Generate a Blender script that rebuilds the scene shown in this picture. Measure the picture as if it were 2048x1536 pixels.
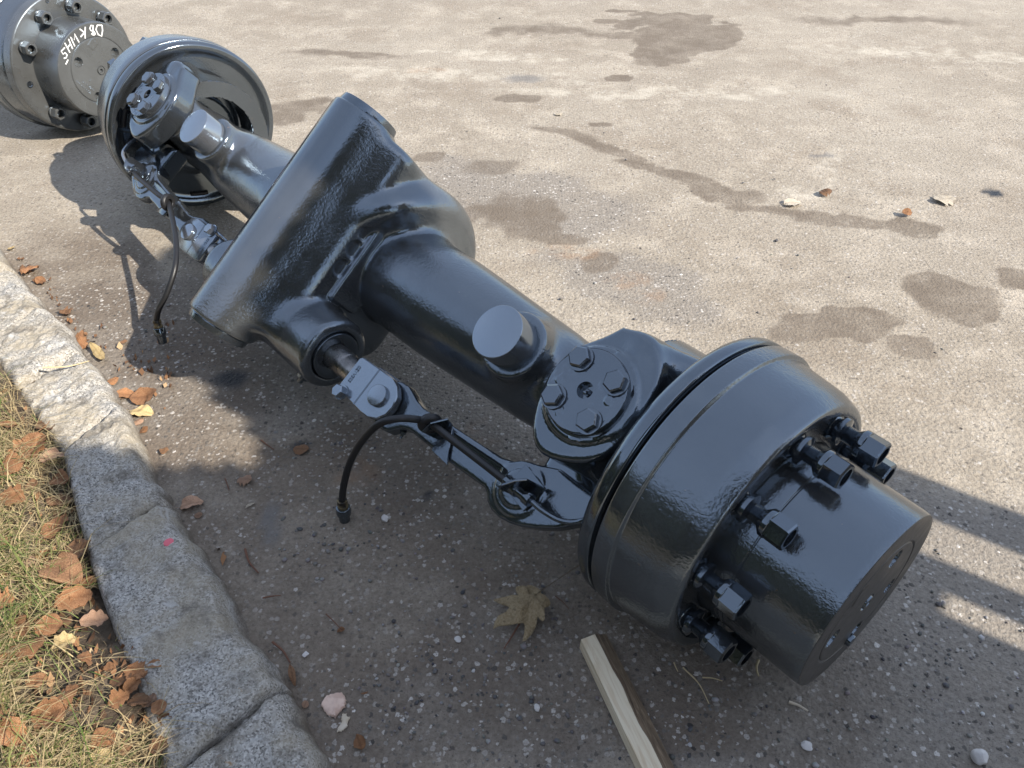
import bpy, bmesh, math, random
import numpy as np
from math import pi, sin, cos, radians, tan, sqrt, atan2
from mathutils import Vector, Matrix

for o in list(bpy.data.objects):
    bpy.data.objects.remove(o)
S = bpy.context.scene
COL = S.collection

# ------------------------------------------------------------------ camera
FPX, CAMH, PITCH = 1588.5, 0.9125, 0.6951          # focal length in photo pixels, height, downward pitch
cd = bpy.data.cameras.new('camera'); cam = bpy.data.objects.new('camera', cd); COL.objects.link(cam)
cd.sensor_width = 36.0; cd.lens = 36.0 * FPX / 2048.0
cd.clip_start = 0.02; cd.clip_end = 500
cam.location = (0, 0, CAMH); cam.rotation_euler = (pi / 2 - PITCH, 0, 0)
S.camera = cam

# ------------------------------------------------------------------ sky and sun
SUN_EL, SUN_AZ = radians(38.0), radians(147.0)       # SUN_AZ: the way the shadows run on the ground
sdir = Vector((-cos(SUN_AZ) * cos(SUN_EL), -sin(SUN_AZ) * cos(SUN_EL), sin(SUN_EL)))   # towards the sun
w = bpy.data.worlds.new('World'); S.world = w; w.use_nodes = True
wn = w.node_tree; bg = wn.nodes['Background']
sky = wn.nodes.new('ShaderNodeTexSky'); sky.sky_type = 'NISHITA'; sky.sun_disc = False
sky.sun_elevation = SUN_EL; sky.sun_rotation = atan2(sdir.x, sdir.y)
sky.air_density = 1.0; sky.dust_density = .6; sky.ozone_density = 2.0
# thin broken cloud over the blue
wc = wn.nodes.new('ShaderNodeTexCoord'); wz = wn.nodes.new('ShaderNodeTexNoise'); wz.inputs['Scale'].default_value = 2.6; wz.inputs['Detail'].default_value = 5
wr = wn.nodes.new('ShaderNodeMapRange'); wr.interpolation_type = 'SMOOTHSTEP'
for i_, v_ in zip((1, 2, 3, 4), (.40, .80, .42, .66)): wr.inputs[i_].default_value = v_
wm = wn.nodes.new('ShaderNodeMix'); wm.data_type = 'RGBA'; wm.inputs[7].default_value = (4.9, 5.4, 6.5, 1)
wn.links.new(wc.outputs['Generated'], wz.inputs['Vector']); wn.links.new(wz.outputs[0], wr.inputs[0]); wn.links.new(wr.outputs[0], wm.inputs[0])
wn.links.new(sky.outputs[0], wm.inputs[6]); wn.links.new(wm.outputs[2], bg.inputs[0]); bg.inputs[1].default_value = 0.14
sl = bpy.data.lights.new('sun', 'SUN'); so = bpy.data.objects.new('sun', sl); COL.objects.link(so)
sl.energy = 5.0; sl.angle = radians(0.5); sl.color = (1.0, 0.93, 0.83)
so.rotation_euler = (-sdir).to_track_quat('-Z', 'Y').to_euler()
so.location = (4, -3, 4)
S.view_settings.view_transform = 'Standard'; S.view_settings.look = 'None'
S.view_settings.gamma = 1.0; S.view_settings.use_curve_mapping = False
S.view_settings.exposure = 0.63
S.render.engine = 'CYCLES'
S.cycles.max_bounces = 5; S.cycles.diffuse_bounces = 2; S.cycles.glossy_bounces = 3; S.cycles.transmission_bounces = 0
S.render.resolution_x, S.render.resolution_y = 1024, 768

random.seed(7); RNG = np.random.default_rng(7)

# ------------------------------------------------------------------ helpers
def G(px, py, z=0.0):
    """ground point (height z) seen at a photo position"""
    fx = (px - 1024) / FPX; fy = (py - 768) / FPX
    d = np.array([fx, cos(PITCH) - sin(PITCH) * fy, -sin(PITCH) - cos(PITCH) * fy])
    t = (z - CAMH) / d[2]
    return (d[0] * t, d[1] * t, z)

def mesh(name, v, f, smooth=35):
    m = bpy.data.meshes.new(name); m.from_pydata([tuple(map(float, p)) for p in v], [], [tuple(map(int, q)) for q in f])
    m.update()
    if smooth:
        m.shade_smooth()
        if smooth < 170: m.set_sharp_from_angle(angle=radians(smooth))
    return m

def fast_mesh(name, v, quads, smooth=True):
    v = np.asarray(v, np.float32); q = np.asarray(quads, np.int32); k = q.shape[1]
    m = bpy.data.meshes.new(name)
    m.vertices.add(len(v)); m.vertices.foreach_set('co', v.ravel())
    m.loops.add(q.size); m.loops.foreach_set('vertex_index', q.ravel())
    m.polygons.add(len(q)); m.polygons.foreach_set('loop_start', np.arange(0, q.size, k, dtype=np.int32))
    m.update(calc_edges=True); m.validate()
    if smooth: m.shade_smooth()
    return m

def obj(name, m, mat, parent=None, mx=None, label=None, cat=None, group=None, kind=None):
    o = bpy.data.objects.new(name, m); COL.objects.link(o)
    if mat is not None and m is not None and not m.materials: m.materials.append(mat)
    if parent is not None: o.parent = parent
    if mx is not None: o.matrix_local = mx
    if label: o['label'] = label
    if cat: o['category'] = cat
    if group: o['group'] = group
    if kind: o['kind'] = kind
    return o

def rounded(pts, rad, n=3):
    """round the inner corners of an open profile; pts = (x, r[, own radius])"""
    out = []
    for i, p in enumerate(pts):
        R = p[2] if len(p) > 2 else rad
        if i in (0, len(pts) - 1) or R <= 0: out.append(p[:2]); continue
        a = np.array(pts[i - 1][:2]); b = np.array(p[:2]); c = np.array(pts[i + 1][:2])
        la, lc = np.linalg.norm(a - b), np.linalg.norm(c - b)
        k = min(R, la * .48, lc * .48); s = b + (a - b) / la * k; e = b + (c - b) / lc * k
        for j in range(n + 1):
            t = j / n; out.append(tuple((1 - t) ** 2 * s + 2 * t * (1 - t) * b + t * t * e))
    return out

def lathe(name, prof, seg=96, rad=.003, axis='x', smooth=35):
    pr = rounded(prof, rad); v = []; f = []; n = len(pr)
    for j in range(seg):
        a = 2 * pi * j / seg
        for x, r in pr:
            p = (x, r * cos(a), r * sin(a)); v.append(p if axis == 'x' else (p[1], p[2], p[0]))
    for j in range(seg):
        k = (j + 1) % seg
        for i in range(n - 1): f.append((j * n + i, j * n + i + 1, k * n + i + 1, k * n + i))
    m = mesh(name, v, [q[::-1] for q in f], smooth)
    bm = bmesh.new(); bm.from_mesh(m); bmesh.ops.remove_doubles(bm, verts=bm.verts, dist=1e-6)
    bmesh.ops.recalc_face_normals(bm, faces=bm.faces); bm.to_mesh(m); bm.free()
    return m

def prism(name, out, z0, z1, bev=.0015, smooth=40):
    """outline (x, y) counter-clockwise or not, extruded z0..z1 with chamfered rims"""
    P = np.array(out, float)
    A = .5 * np.sum(P[:, 0] * np.roll(P[:, 1], -1) - np.roll(P[:, 0], -1) * P[:, 1])
    if A < 0: P = P[::-1]
    e = np.roll(P, -1, 0) - P; e /= np.linalg.norm(e, axis=1)[:, None] + 1e-12
    nrm = np.stack([-e[:, 1], e[:, 0]], 1); nv = nrm + np.roll(nrm, 1, 0)
    nv /= np.maximum(.35, np.sum(nv * nv, 1) / 2)[:, None]
    I = P + nv * bev; n = len(P); v = []
    for Q, z in ((I, z0), (P, z0 + bev), (P, z1 - bev), (I, z1)): v += [(q[0], q[1], z) for q in Q]
    f = [list(range(n))[::-1], list(range(3 * n, 4 * n))]
    for r in range(3):
        for i in range(n):
            j = (i + 1) % n; f.append((r * n + i, r * n + j, (r + 1) * n + j, (r + 1) * n + i))
    return mesh(name, v, f, smooth)

def catmull(pts, n=8):
    P = [np.array(p, float) for p in pts]; P = [2 * P[0] - P[1]] + P + [2 * P[-1] - P[-2]]; out = []
    for i in range(1, len(P) - 2):
        a, b, c, d = P[i - 1:i + 3]
        for j in range(n):
            t = j / n
            out.append(.5 * (2 * b + (c - a) * t + (2 * a - 5 * b + 4 * c - d) * t * t + (3 * b - a - 3 * c + d) * t ** 3))
    out.append(P[-2]); return out

def tube(name, path, r, seg=14, smooth=60, cap=True):
    path = [np.array(p, float) for p in path]; n = len(path)
    rr = r if hasattr(r, '__len__') else [r] * n
    v = []; f = []; up = None
    for i, p in enumerate(path):
        t = path[min(i + 1, n - 1)] - path[max(i - 1, 0)]; t /= np.linalg.norm(t) + 1e-12
        if up is None:
            up = np.cross(t, (0, 0, 1.)); up = up if np.linalg.norm(up) > .1 else np.cross(t, (0, 1., 0))
        up = up - t * np.dot(up, t); up /= np.linalg.norm(up); s = np.cross(t, up)
        for k in range(seg):
            a = 2 * pi * k / seg; v.append(p + rr[i] * (cos(a) * up + sin(a) * s))
    for i in range(n - 1):
        for k in range(seg):
            l = (k + 1) % seg; f.append((i * seg + k, i * seg + l, (i + 1) * seg + l, (i + 1) * seg + k))
    if cap:
        f.append(list(range(seg))[::-1]); f.append(list(range((n - 1) * seg, n * seg)))
    return mesh(name, v, f, smooth)

def join(name, ms, smooth=35):
    v = []; f = []
    for m in ms:
        o = len(v); v += [tuple(x.co) for x in m.vertices]; f += [[o + i for i in p.vertices] for p in m.polygons]
    return mesh(name, v, f, smooth)

def xf(m, M):
    m = m.copy(); m.transform(M); m.update(); return m

def mirror(m):
    v = [(-x.co.x, x.co.y, x.co.z) for x in m.vertices]; f = [list(p.vertices)[::-1] for p in m.polygons]
    q = mesh(m.name + '_m', v, f, 60)
    return q

def T(*a): return Matrix.Translation(Vector(a))
def RZ(a): return Matrix.Rotation(a, 4, 'Z')
def RX(a): return Matrix.Rotation(a, 4, 'X')
def RY(a): return Matrix.Rotation(a, 4, 'Y')

# ---- signed-distance castings -> surface nets
def smin(a, b, k):
    h = np.clip(.5 + .5 * (b - a) / k, 0, 1); return b + (a - b) * h - k * h * (1 - h)
def smax(a, b, k): return -smin(-a, -b, k)
def cylx(X, Y, Z, y, z, r, x0, x1, rd=.004):
    d = np.sqrt((Y - y) ** 2 + (Z - z) ** 2) - r + rd; h = np.abs(X - (x0 + x1) / 2) - (x1 - x0) / 2 + rd
    return np.minimum(np.maximum(d, h), 0) + np.sqrt(np.maximum(d, 0) ** 2 + np.maximum(h, 0) ** 2) - rd
def cyly(X, Y, Z, x, z, r, y0, y1, rd=.004): return cylx(Y, X, Z, x, z, r, y0, y1, rd)
def cylz(X, Y, Z, x, y, r, z0, z1, rd=.004): return cylx(Z, X, Y, x, y, r, z0, z1, rd)
def box(X, Y, Z, c, h, rd=.004):
    a = np.abs(X - c[0]) - h[0] + rd; b = np.abs(Y - c[1]) - h[1] + rd; d = np.abs(Z - c[2]) - h[2] + rd
    return np.minimum(np.maximum(a, np.maximum(b, d)), 0) + np.sqrt(np.maximum(a, 0) ** 2 + np.maximum(b, 0) ** 2 + np.maximum(d, 0) ** 2) - rd
def capsule(X, Y, Z, a, b, r0, r1):
    a = np.array(a, float); b = np.array(b, float); d = b - a
    t = np.clip(((X - a[0]) * d[0] + (Y - a[1]) * d[1] + (Z - a[2]) * d[2]) / d.dot(d), 0, 1)
    return np.sqrt((X - a[0] - t * d[0]) ** 2 + (Y - a[1] - t * d[1]) ** 2 + (Z - a[2] - t * d[2]) ** 2) - (r0 + (r1 - r0) * t)
def poly2(X, Y, pts):
    P = np.array(pts, float); d = np.full(X.shape, 1e9); s = np.ones(X.shape)
    for i in range(len(P)):
        a, b = P[i], P[i - 1]; e = b - a; wx = X - a[0]; wy = Y - a[1]
        t = np.clip((wx * e[0] + wy * e[1]) / (e @ e), 0, 1)
        d = np.minimum(d, (wx - e[0] * t) ** 2 + (wy - e[1] * t) ** 2)
        c1 = Y >= a[1]; c2 = Y < b[1]; c3 = e[0] * wy > e[1] * wx
        fl = (c1 & c2 & c3) | (~c1 & ~c2 & ~c3); s = np.where(fl, -s, s)
    return s * np.sqrt(d)
def extr(d2, Z, z0, z1, rd=.004):
    d = d2 + rd; h = np.abs(Z - (z0 + z1) / 2) - (z1 - z0) / 2 + rd
    return np.minimum(np.maximum(d, h), 0) + np.sqrt(np.maximum(d, 0) ** 2 + np.maximum(h, 0) ** 2) - rd

def nets(name, fn, lo, hi, h, sym=False):
    ax = [np.arange(lo[i], hi[i] + h, h) for i in range(3)]
    if sym:
        ax[0] = (np.arange(int(hi[0] / h)) + .5) * h; lo = (-ax[0][-1], lo[1], lo[2])
    X, Y, Z = np.meshgrid(*[a.astype(np.float32) for a in ax], indexing='ij'); D = fn(X, Y, Z)
    if sym: D = np.concatenate([D[::-1], D])
    ins = D < 0
    n = np.array(D.shape) - 1
    cnt = np.zeros(n, int)
    for a in (0, 1):
        for b in (0, 1):
            for c in (0, 1): cnt += ins[a:n[0] + a, b:n[1] + b, c:n[2] + c]
    act = (cnt > 0) & (cnt < 8); idx = -np.ones(n, int); C = np.argwhere(act); idx[act] = np.arange(len(C))
    V = np.array(lo) + (C + .5) * h
    e = h * .25
    for _ in range(3):
        x, y, z = V.T; d = fn(x, y, z)
        g = np.stack([fn(x + e, y, z) - fn(x - e, y, z), fn(x, y + e, z) - fn(x, y - e, z), fn(x, y, z + e) - fn(x, y, z - e)], 1) / (2 * e)
        st = d[:, None] * g / np.maximum((g * g).sum(1), .2)[:, None]
        V = V - np.clip(st, -h, h) * .9
    cc = np.array(lo) + (C + .5) * h; V = np.clip(V, cc - .75 * h, cc + .75 * h)
    F = []
    for a in range(3):
        b, c = (a + 1) % 3, (a + 2) % 3
        s0 = [slice(None)] * 3; s1 = [slice(None)] * 3
        s0[a] = slice(0, -1); s1[a] = slice(1, None)
        ch = ins[tuple(s0)] != ins[tuple(s1)]; E = np.argwhere(ch)
        ok = (E[:, b] > 0) & (E[:, c] > 0) & (E[:, b] < n[b]) & (E[:, c] < n[c]); E = E[ok]
        def at(db, dc):
            q = E.copy(); q[:, b] += db; q[:, c] += dc; return idx[q[:, 0], q[:, 1], q[:, 2]]
        Q = np.stack([at(-1, -1), at(0, -1), at(0, 0), at(-1, 0)], 1)
        fl = ~ins[E[:, 0], E[:, 1], E[:, 2]]; Q[fl] = Q[fl][:, ::-1]; F.append(Q)
    F = np.concatenate(F); F = F[(F >= 0).all(1)]
    return fast_mesh(name, V, F)

def vnoise(x, y, seed=0, z=None):
    """cheap value noise for mesh relief"""
    z = np.zeros_like(x) if z is None else z
    def hsh(i, j, k):
        n = (i * 374761393 + j * 668265263 + k * 2147483647 + seed * 974711) & 0xffffffff
        n = ((n ^ (n >> 13)) * 1274126177) & 0xffffffff; return ((n ^ (n >> 16)) & 0xffff) / 65535.
    i, j, k = np.floor(x).astype(np.int64), np.floor(y).astype(np.int64), np.floor(z).astype(np.int64)
    u, v, t = x - i, y - j, z - k; u, v, t = [q * q * (3 - 2 * q) for q in (u, v, t)]
    r = 0
    for a in (0, 1):
        for b in (0, 1):
            for c in (0, 1):
                r = r + hsh(i + a, j + b, k + c) * (u if a else 1 - u) * (v if b else 1 - v) * (t if c else 1 - t)
    return r - .5

# ------------------------------------------------------------------ materials
class NT:
    def __init__(s, name):
        s.m = bpy.data.materials.new(name); s.m.use_nodes = True; s.t = s.m.node_tree
        s.b = s.t.nodes['Principled BSDF']; s.co = s.t.nodes.new('ShaderNodeTexCoord')
    def n(s, k, **kw):
        q = s.t.nodes.new('ShaderNode' + k)
        for a, b in kw.items(): setattr(q, a, b)
        return q
    def l(s, a, b): s.t.links.new(a, b)
    def put(s, sock, val):
        if hasattr(val, 'is_output') or isinstance(val, bpy.types.NodeSocket): s.l(val, sock)
        else: sock.default_value = val
    def noise(s, scale, detail=4, rough=.55, vec=None, dist=0, out=0):
        q = s.n('TexNoise'); q.inputs['Scale'].default_value = scale; q.inputs['Detail'].default_value = detail
        q.inputs['Roughness'].default_value = rough; q.inputs['Distortion'].default_value = dist
        s.l(vec if vec is not None else s.co.outputs['Object'], q.inputs['Vector']); return q.outputs[out]
    def voro(s, scale, feature='F1', out='Distance', vec=None, rnd=1.0):
        q = s.n('TexVoronoi', feature=feature); q.inputs['Scale'].default_value = scale; q.inputs['Randomness'].default_value = rnd
        s.l(vec if vec is not None else s.co.outputs['Object'], q.inputs['Vector']); return q.outputs[out]
    def ramp(s, fac, *stops):
        q = s.n('ValToRGB'); e = q.color_ramp.elements
        while len(e) < len(stops): e.new(.5)
        for k, (p, c) in zip(e, stops):
            k.position = p; k.color = (c, c, c, 1) if not hasattr(c, '__len__') else (*c, 1)
        s.l(fac, q.inputs[0]); return q.outputs[0]
    def rng(s, fac, a, b, c=0., d=1., smooth=True):
        q = s.n('MapRange', interpolation_type='SMOOTHSTEP' if smooth else 'LINEAR')
        s.l(fac, q.inputs[0])
        for i, v in zip((1, 2, 3, 4), (a, b, c, d)): q.inputs[i].default_value = v
        return q.outputs[0]
    def mix(s, fac, a, b, mode='MIX'):
        q = s.n('Mix', data_type='RGBA', blend_type=mode)
        s.put(q.inputs[0], fac)
        for k, v in ((6, a), (7, b)):
            if isinstance(v, tuple): q.inputs[k].default_value = (*v, 1)
            else: s.l(v, q.inputs[k])
        return q.outputs[2]
    def math(s, op, a, b=0.):
        q = s.n('Math', operation=op); s.put(q.inputs[0], a); s.put(q.inputs[1], b); return q.outputs[0]
    def bump(s, hgt, dist, strength=1., nrm=None):
        q = s.n('Bump'); q.inputs['Strength'].default_value = strength; q.inputs['Distance'].default_value = dist
        s.l(hgt, q.inputs['Height'])
        if nrm is not None: s.l(nrm, q.inputs['Normal'])
        return q.outputs[0]
    def fin(s, color, rough=.5, nrm=None, metal=0., spec=.5, **kw):
        b = s.b
        if isinstance(color, tuple): b.inputs['Base Color'].default_value = (*color, 1)
        else: s.l(color, b.inputs['Base Color'])
        s.put(b.inputs['Roughness'], rough); b.inputs['Metallic'].default_value = metal
        b.inputs['Specular IOR Level'].default_value = spec
        if nrm is not None: s.l(nrm, b.inputs['Normal'])
        for k, v in kw.items(): b.inputs[k].default_value = v
        return s.m

def paint(name, col, rough, peel, dust=.0, ior=1.85):
    t = NT(name)
    big = t.noise(11, 4, .6); fine = t.noise(240, 3, .6); mid = t.noise(50, 2, .5)
    c = t.mix(t.rng(big, .35, .7), col, tuple(x * 1.35 for x in col))
    sp = t.rng(t.noise(38, 6, .75), .56, .74)
    if dust: c = t.mix(t.math('MULTIPLY', sp, dust), c, (.17, .145, .115))
    # pinholes and chips in the coat
    chip = t.rng(t.noise(120, 2, .5), .735, .76)
    c = t.mix(t.math('MULTIPLY', chip, .7), c, (.11, .075, .05))
    r = t.math('ADD', t.rng(big, .3, .75, rough * .75, rough * 1.5), t.math('MULTIPLY', sp, .10))
    va = t.rng(t.noise(7, 3, .6), .3, .7, .25, 1.25)
    q = t.n('Bump'); q.inputs['Distance'].default_value = .0004 * peel; t.l(mid, q.inputs['Height']); t.l(va, q.inputs['Strength'])
    q2 = t.n('Bump'); q2.inputs['Distance'].default_value = .00042 * peel; t.l(fine, q2.inputs['Height']); t.l(va, q2.inputs['Strength']); t.l(q.outputs[0], q2.inputs['Normal'])
    m = t.fin(c, r, q2.outputs[0], spec=1.0); t.b.inputs['IOR'].default_value = ior; t.b.inputs['Specular Tint'].default_value = (.72, .86, 1.0, 1)  # blue of the reflected sky is put into the specular tint
    return m

PAINT = paint('black_enamel', (.022, .024, .026), .085, .7, .08)
CAST = paint('black_enamel_on_rough_casting', (.040, .041, .041), .10, 1.5, .08)
PLATE = paint('black_enamel_flat', (.032, .034, .037), .08, .45, .05)
GREYP = paint('sunlit_grey_black_enamel', (.060, .060, .057), .26, .8, .12, 1.65)  # lighter copy of the enamel for sunlit parts, brightness put into the colour
HUBEND = paint('ground_tinted_hub_end', (.050, .043, .036), .42, 1.2, .5, 1.45)  # brown reflection of the ground put into the hub end's colour
NUTM = paint('black_enamel_on_nuts', (.015, .0165, .019), .09, .4, .0)
PINM = paint('grey_painted_machined_steel', (.085, .088, .094), .17, .35, .16, 2.2)
t = NT('rusty_edge'); RUST = t.fin(t.mix(t.rng(t.noise(70, 5), .42, .6), (.03, .028, .026), (.16, .07, .035)), .55, t.bump(t.noise(200, 3), .0006))
t = NT('steel_rod'); STEEL = t.fin(t.mix(t.rng(t.noise(40, 4), .4, .65), (.30, .29, .28), (.17, .165, .16)), t.rng(t.noise(120, 3), .3, .7, .2, .38), t.bump(t.noise(150, 2), .0002), metal=.9)
t = NT('black_rubber'); RUBBER = t.fin((.014, .014, .015), .42, t.bump(t.noise(300, 3), .0003), spec=.5)
t = NT('brass_fitting'); BRASS = t.fin(t.mix(t.rng(t.noise(120, 3), .4, .6), (.20, .16, .09), (.05, .045, .04)), .4, metal=.7)
t = NT('white_paint_marker'); MARK = t.fin(t.mix(t.rng(t.noise(220, 3), .45, .7), (.80, .80, .78), (.55, .55, .54)), .5)
t = NT('wood_fresh')
sc = t.n('Mapping'); sc.inputs['Scale'].default_value = (1.0, 14, 14); t.l(t.co.outputs['Object'], sc.inputs[0])
gr = t.noise(14, 5, .6, sc.outputs[0], .8)
WOOD = t.fin(t.mix(t.rng(gr, .4, .68), (.84, .73, .54), (.70, .56, .37)), .7, t.bump(gr, .0006))
t = NT('wood_bark_side')
sc = t.n('Mapping'); sc.inputs['Scale'].default_value = (1.0, 10, 10); t.l(t.co.outputs['Object'], sc.inputs[0])
gr = t.noise(26, 6, .65, sc.outputs[0], 1.0)
BARK = t.fin(t.ramp(gr, (.3, (.07, .048, .032)), (.55, (.21, .15, .095)), (.75, (.36, .28, .19))), .85, t.bump(gr, .002))

# ground: worn concrete yard with exposed aggregate, dirt, oil stains
t = NT('worn_concrete_yard')
P = t.co.outputs['Object']
def att(n):
    q = t.n('Attribute', attribute_name=n); return q.outputs['Fac']
greyz, dirtz, pale, st1, st2, oil, rust = [att(k) for k in ('grey', 'dirt', 'pale', 'stain', 'soot', 'oil', 'rust')]
big = t.noise(1.3, 3, .6); med = t.noise(7, 4, .65); fin = t.noise(150, 4, .75); grit = t.noise(420, 2, .7)
wob_ = t.n('VectorMath', operation='MULTIPLY_ADD'); t.l(t.noise(230, 2, .6, out=1), wob_.inputs[0]); wob_.inputs[1].default_value = (.006, .006, .006); t.l(P, wob_.inputs[2])
agg = t.n('TexVoronoi'); agg.inputs['Scale'].default_value = 150; t.l(wob_.outputs[0], agg.inputs['Vector'])
aggd = agg.outputs['Distance']; aggv = t.n('SeparateColor'); t.l(agg.outputs['Color'], aggv.inputs[0])
col = t.mix(t.rng(big, .36, .66), (.325, .277, .215), (.405, .355, .285))
col = t.mix(t.rng(med, .42, .72), col, (.46, .40, .318))
col = t.mix(t.rng(t.noise(2.6, 6, .68), .47, .66, 0, .62), col, (.255, .205, .150))
col = t.mix(t.math('MULTIPLY', t.math('MULTIPLY', greyz, t.rng(med, .25, .7, .55, 1.)), .85), col, (.25, .222, .190))
col = t.mix(t.math('MULTIPLY', t.math('MULTIPLY', dirtz, t.rng(med, .3, .62, .35, 1.)), .85), col, (.170, .132, .098))
thr = t.math('SUBTRACT', t.math('MULTIPLY', aggv.outputs[1], .66), .09)
gm = t.math('MULTIPLY', t.rng(t.math('SUBTRACT', thr, aggd), -.03, .05, 0., 1.), t.rng(med, .35, .60, .6, 1.0))
gcol = t.ramp(aggv.outputs[0], (0., (.055, .050, .046)), (.35, (.20, .18, .155)), (.62, (.40, .365, .32)), (.92, (.54, .50, .45)), (1., (.72, .68, .63)))
col = t.mix(t.math('MULTIPLY', gm, t.math('ADD', .62, t.math('MULTIPLY', greyz, .36))), col, gcol)
col = t.mix(t.rng(fin, .28, .74), t.mix(1.0, col, (.74, .72, .70), 'MULTIPLY'), t.mix(1.0, col, (1.14, 1.14, 1.13), 'MULTIPLY'))
col = t.mix(t.rng(grit, .33, .40, .55, 0.), col, (.07, .06, .05))
st = t.n('Mapping'); st.inputs['Rotation'].default_value = (0, 0, radians(12)); st.inputs['Scale'].default_value = (.55, 3.2, 1); t.l(P, st.inputs[0])
col = t.mix(t.math('MULTIPLY', t.rng(t.noise(2.2, 4, .6, st.outputs[0]), .56, .74), .12), col, (.55, .49, .40))
col = t.mix(t.math('MULTIPLY', t.math('MULTIPLY', pale, t.rng(t.noise(11, 5, .75), .40, .66)), .55), col, (.62, .56, .455))
col = t.mix(t.math('MULTIPLY', t.rng(t.math('ADD', st1, t.math('MULTIPLY', t.math('SUBTRACT', t.noise(26, 5, .75), .5), 0.9)), .16, .85), t.math('MULTIPLY', t.rng(t.noise(9, 6, .75), .3, .65, .45, .97), t.rng(st1, .02, .2))), col, (.160, .126, .092))
col = t.mix(t.math('MULTIPLY', st2, .75), col, (.17, .16, .15))
oilm = t.math('MULTIPLY', oil, t.rng(fin, .25, .5, .5, 1.))
col = t.mix(oilm, col, (.018, .018, .021))
col = t.mix(t.math('MULTIPLY', t.math('MULTIPLY', rust, t.rng(t.noise(20, 4, .7), .4, .65)), .30), col, (.33, .17, .07))
deb = t.n('TexVoronoi'); deb.inputs['Scale'].default_value = 17; t.l(wob_.outputs[0], deb.inputs['Vector']); dv_ = t.n('SeparateColor'); t.l(deb.outputs['Color'], dv_.inputs[0])
col = t.mix(t.math('MULTIPLY', t.rng(deb.outputs['Distance'], .03, .06, 1., 0.), t.rng(dv_.outputs[0], .70, .72)), col, (.05, .042, .035))
hs = t.n('HueSaturation'); hs.inputs['Saturation'].default_value = .95; t.l(col, hs.inputs['Color']); col = hs.outputs[0]
hgt = t.math('ADD', t.math('MULTIPLY', aggd, -.55), t.math('ADD', t.math('MULTIPLY', fin, .9), t.math('MULTIPLY', grit, .35)))
nb = t.bump(hgt, .0028, .95)
ro = t.math('SUBTRACT', .86, t.math('MULTIPLY', oil, .55))
CONC = t.fin(col, ro, nb, spec=.35)

t = NT('granite')
sp = t.voro(480, out='Color'); sv = t.n('SeparateColor'); t.l(sp, sv.inputs[0])
c = t.ramp(sv.outputs[0], (0., (.15, .142, .13)), (.3, (.37, .35, .315)), (.7, (.50, .475, .43)), (1., (.66, .63, .58)))
c = t.mix(t.rng(t.noise(7, 5, .65), .42, .66, 0, .75), c, (.40, .34, .245))
c = t.mix(t.rng(t.noise(18, 5, .7), .50, .68, 0, .75), c, (.155, .135, .108))
c = t.mix(t.rng(t.noise(13, 4, .7, dist=1.0), .60, .70, 0, .6), c, (.62, .61, .58))
c = t.mix(t.rng(t.noise(30, 4, .7, dist=.5), .68, .75, 0, .6), c, (.40, .23, .09))
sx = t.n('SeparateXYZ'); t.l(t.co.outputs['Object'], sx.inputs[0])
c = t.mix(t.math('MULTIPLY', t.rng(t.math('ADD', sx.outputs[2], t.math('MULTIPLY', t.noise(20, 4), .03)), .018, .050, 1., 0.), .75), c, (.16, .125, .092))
GRAN = t.fin(c, .8, t.bump(t.math('ADD', t.noise(240, 4, .7), t.math('MULTIPLY', t.noise(40, 5, .6), 2.0)), .0035, .9), spec=.3)
t = NT('joint_mortar_dirt'); MORT = t.fin(t.mix(t.rng(t.noise(60, 5), .35, .65), (.10, .085, .07), (.22, .20, .175)), .95, t.bump(t.noise(120, 5), .004), spec=.2)
t = NT('verge_soil'); SOIL = t.fin(t.mix(t.rng(t.noise(30, 6), .35, .65), (.085, .064, .046), (.175, .138, .10)), .95, t.bump(t.noise(70, 6, .7), .012), spec=.2)
def leafmat(name, a, b, rough=.55):
    t = NT(name); oi = t.n('ObjectInfo'); k = t.noise(45, 4, .6)
    c = t.mix(t.rng(k, .35, .68), a, b); vn = t.n('Attribute', attribute_name='vein'); c = t.mix(t.math('MULTIPLY', vn.outputs['Fac'], .45), c, tuple(q * .5 for q in a)); c = t.mix(t.rng(t.noise(18, 3), .58, .70, 0, .55), c, tuple(q * .35 for q in a)); hv = t.n('HueSaturation'); t.l(c, hv.inputs['Color'])
    t.l(t.rng(oi.outputs['Random'], 0, 1, .72, 1.2, False), hv.inputs['Value'])
    b_ = t.b; b_.inputs['Transmission Weight'].default_value = 0
    return t.fin(hv.outputs[0], rough, t.bump(k, .002), spec=.3)
L_OR = leafmat('dry_orange_leaf', (.31, .135, .06), (.47, .26, .13)); L_BR = leafmat('dry_brown_leaf', (.20, .105, .055), (.34, .19, .10))
L_PK = leafmat('dry_pinkish_leaf', (.46, .27, .17), (.58, .38, .26)); L_YE = leafmat('dry_yellow_leaf', (.60, .42, .17), (.66, .52, .30))
L_MA = leafmat('dry_olive_maple', (.34, .25, .135), (.46, .36, .215)); L_PALE = leafmat('bleached_leaf', (.62, .52, .38), (.70, .62, .50))
t = NT('grass_blade'); at = t.n('Attribute', attribute_name='tint')
gc = t.ramp(at.outputs['Fac'], (0., (.26, .19, .10)), (.45, (.44, .35, .19)), (.62, (.19, .19, .065)), (1., (.085, .135, .032)))
GRASS = t.fin(gc, .6, spec=.25)
t = NT('gravel_pebble'); at = t.n('Attribute', attribute_name='tint')
GRAV = t.fin(t.mix(.35, t.ramp(at.outputs['Fac'], (0., (.06, .06, .065)), (.4, (.20, .185, .17)), (.75, (.34, .325, .31)), (1., (.66, .65, .63))), t.noise(200, 3, out=1), 'SOFT_LIGHT'), .75, t.bump(t.noise(250, 3), .001), spec=.3)
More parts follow.
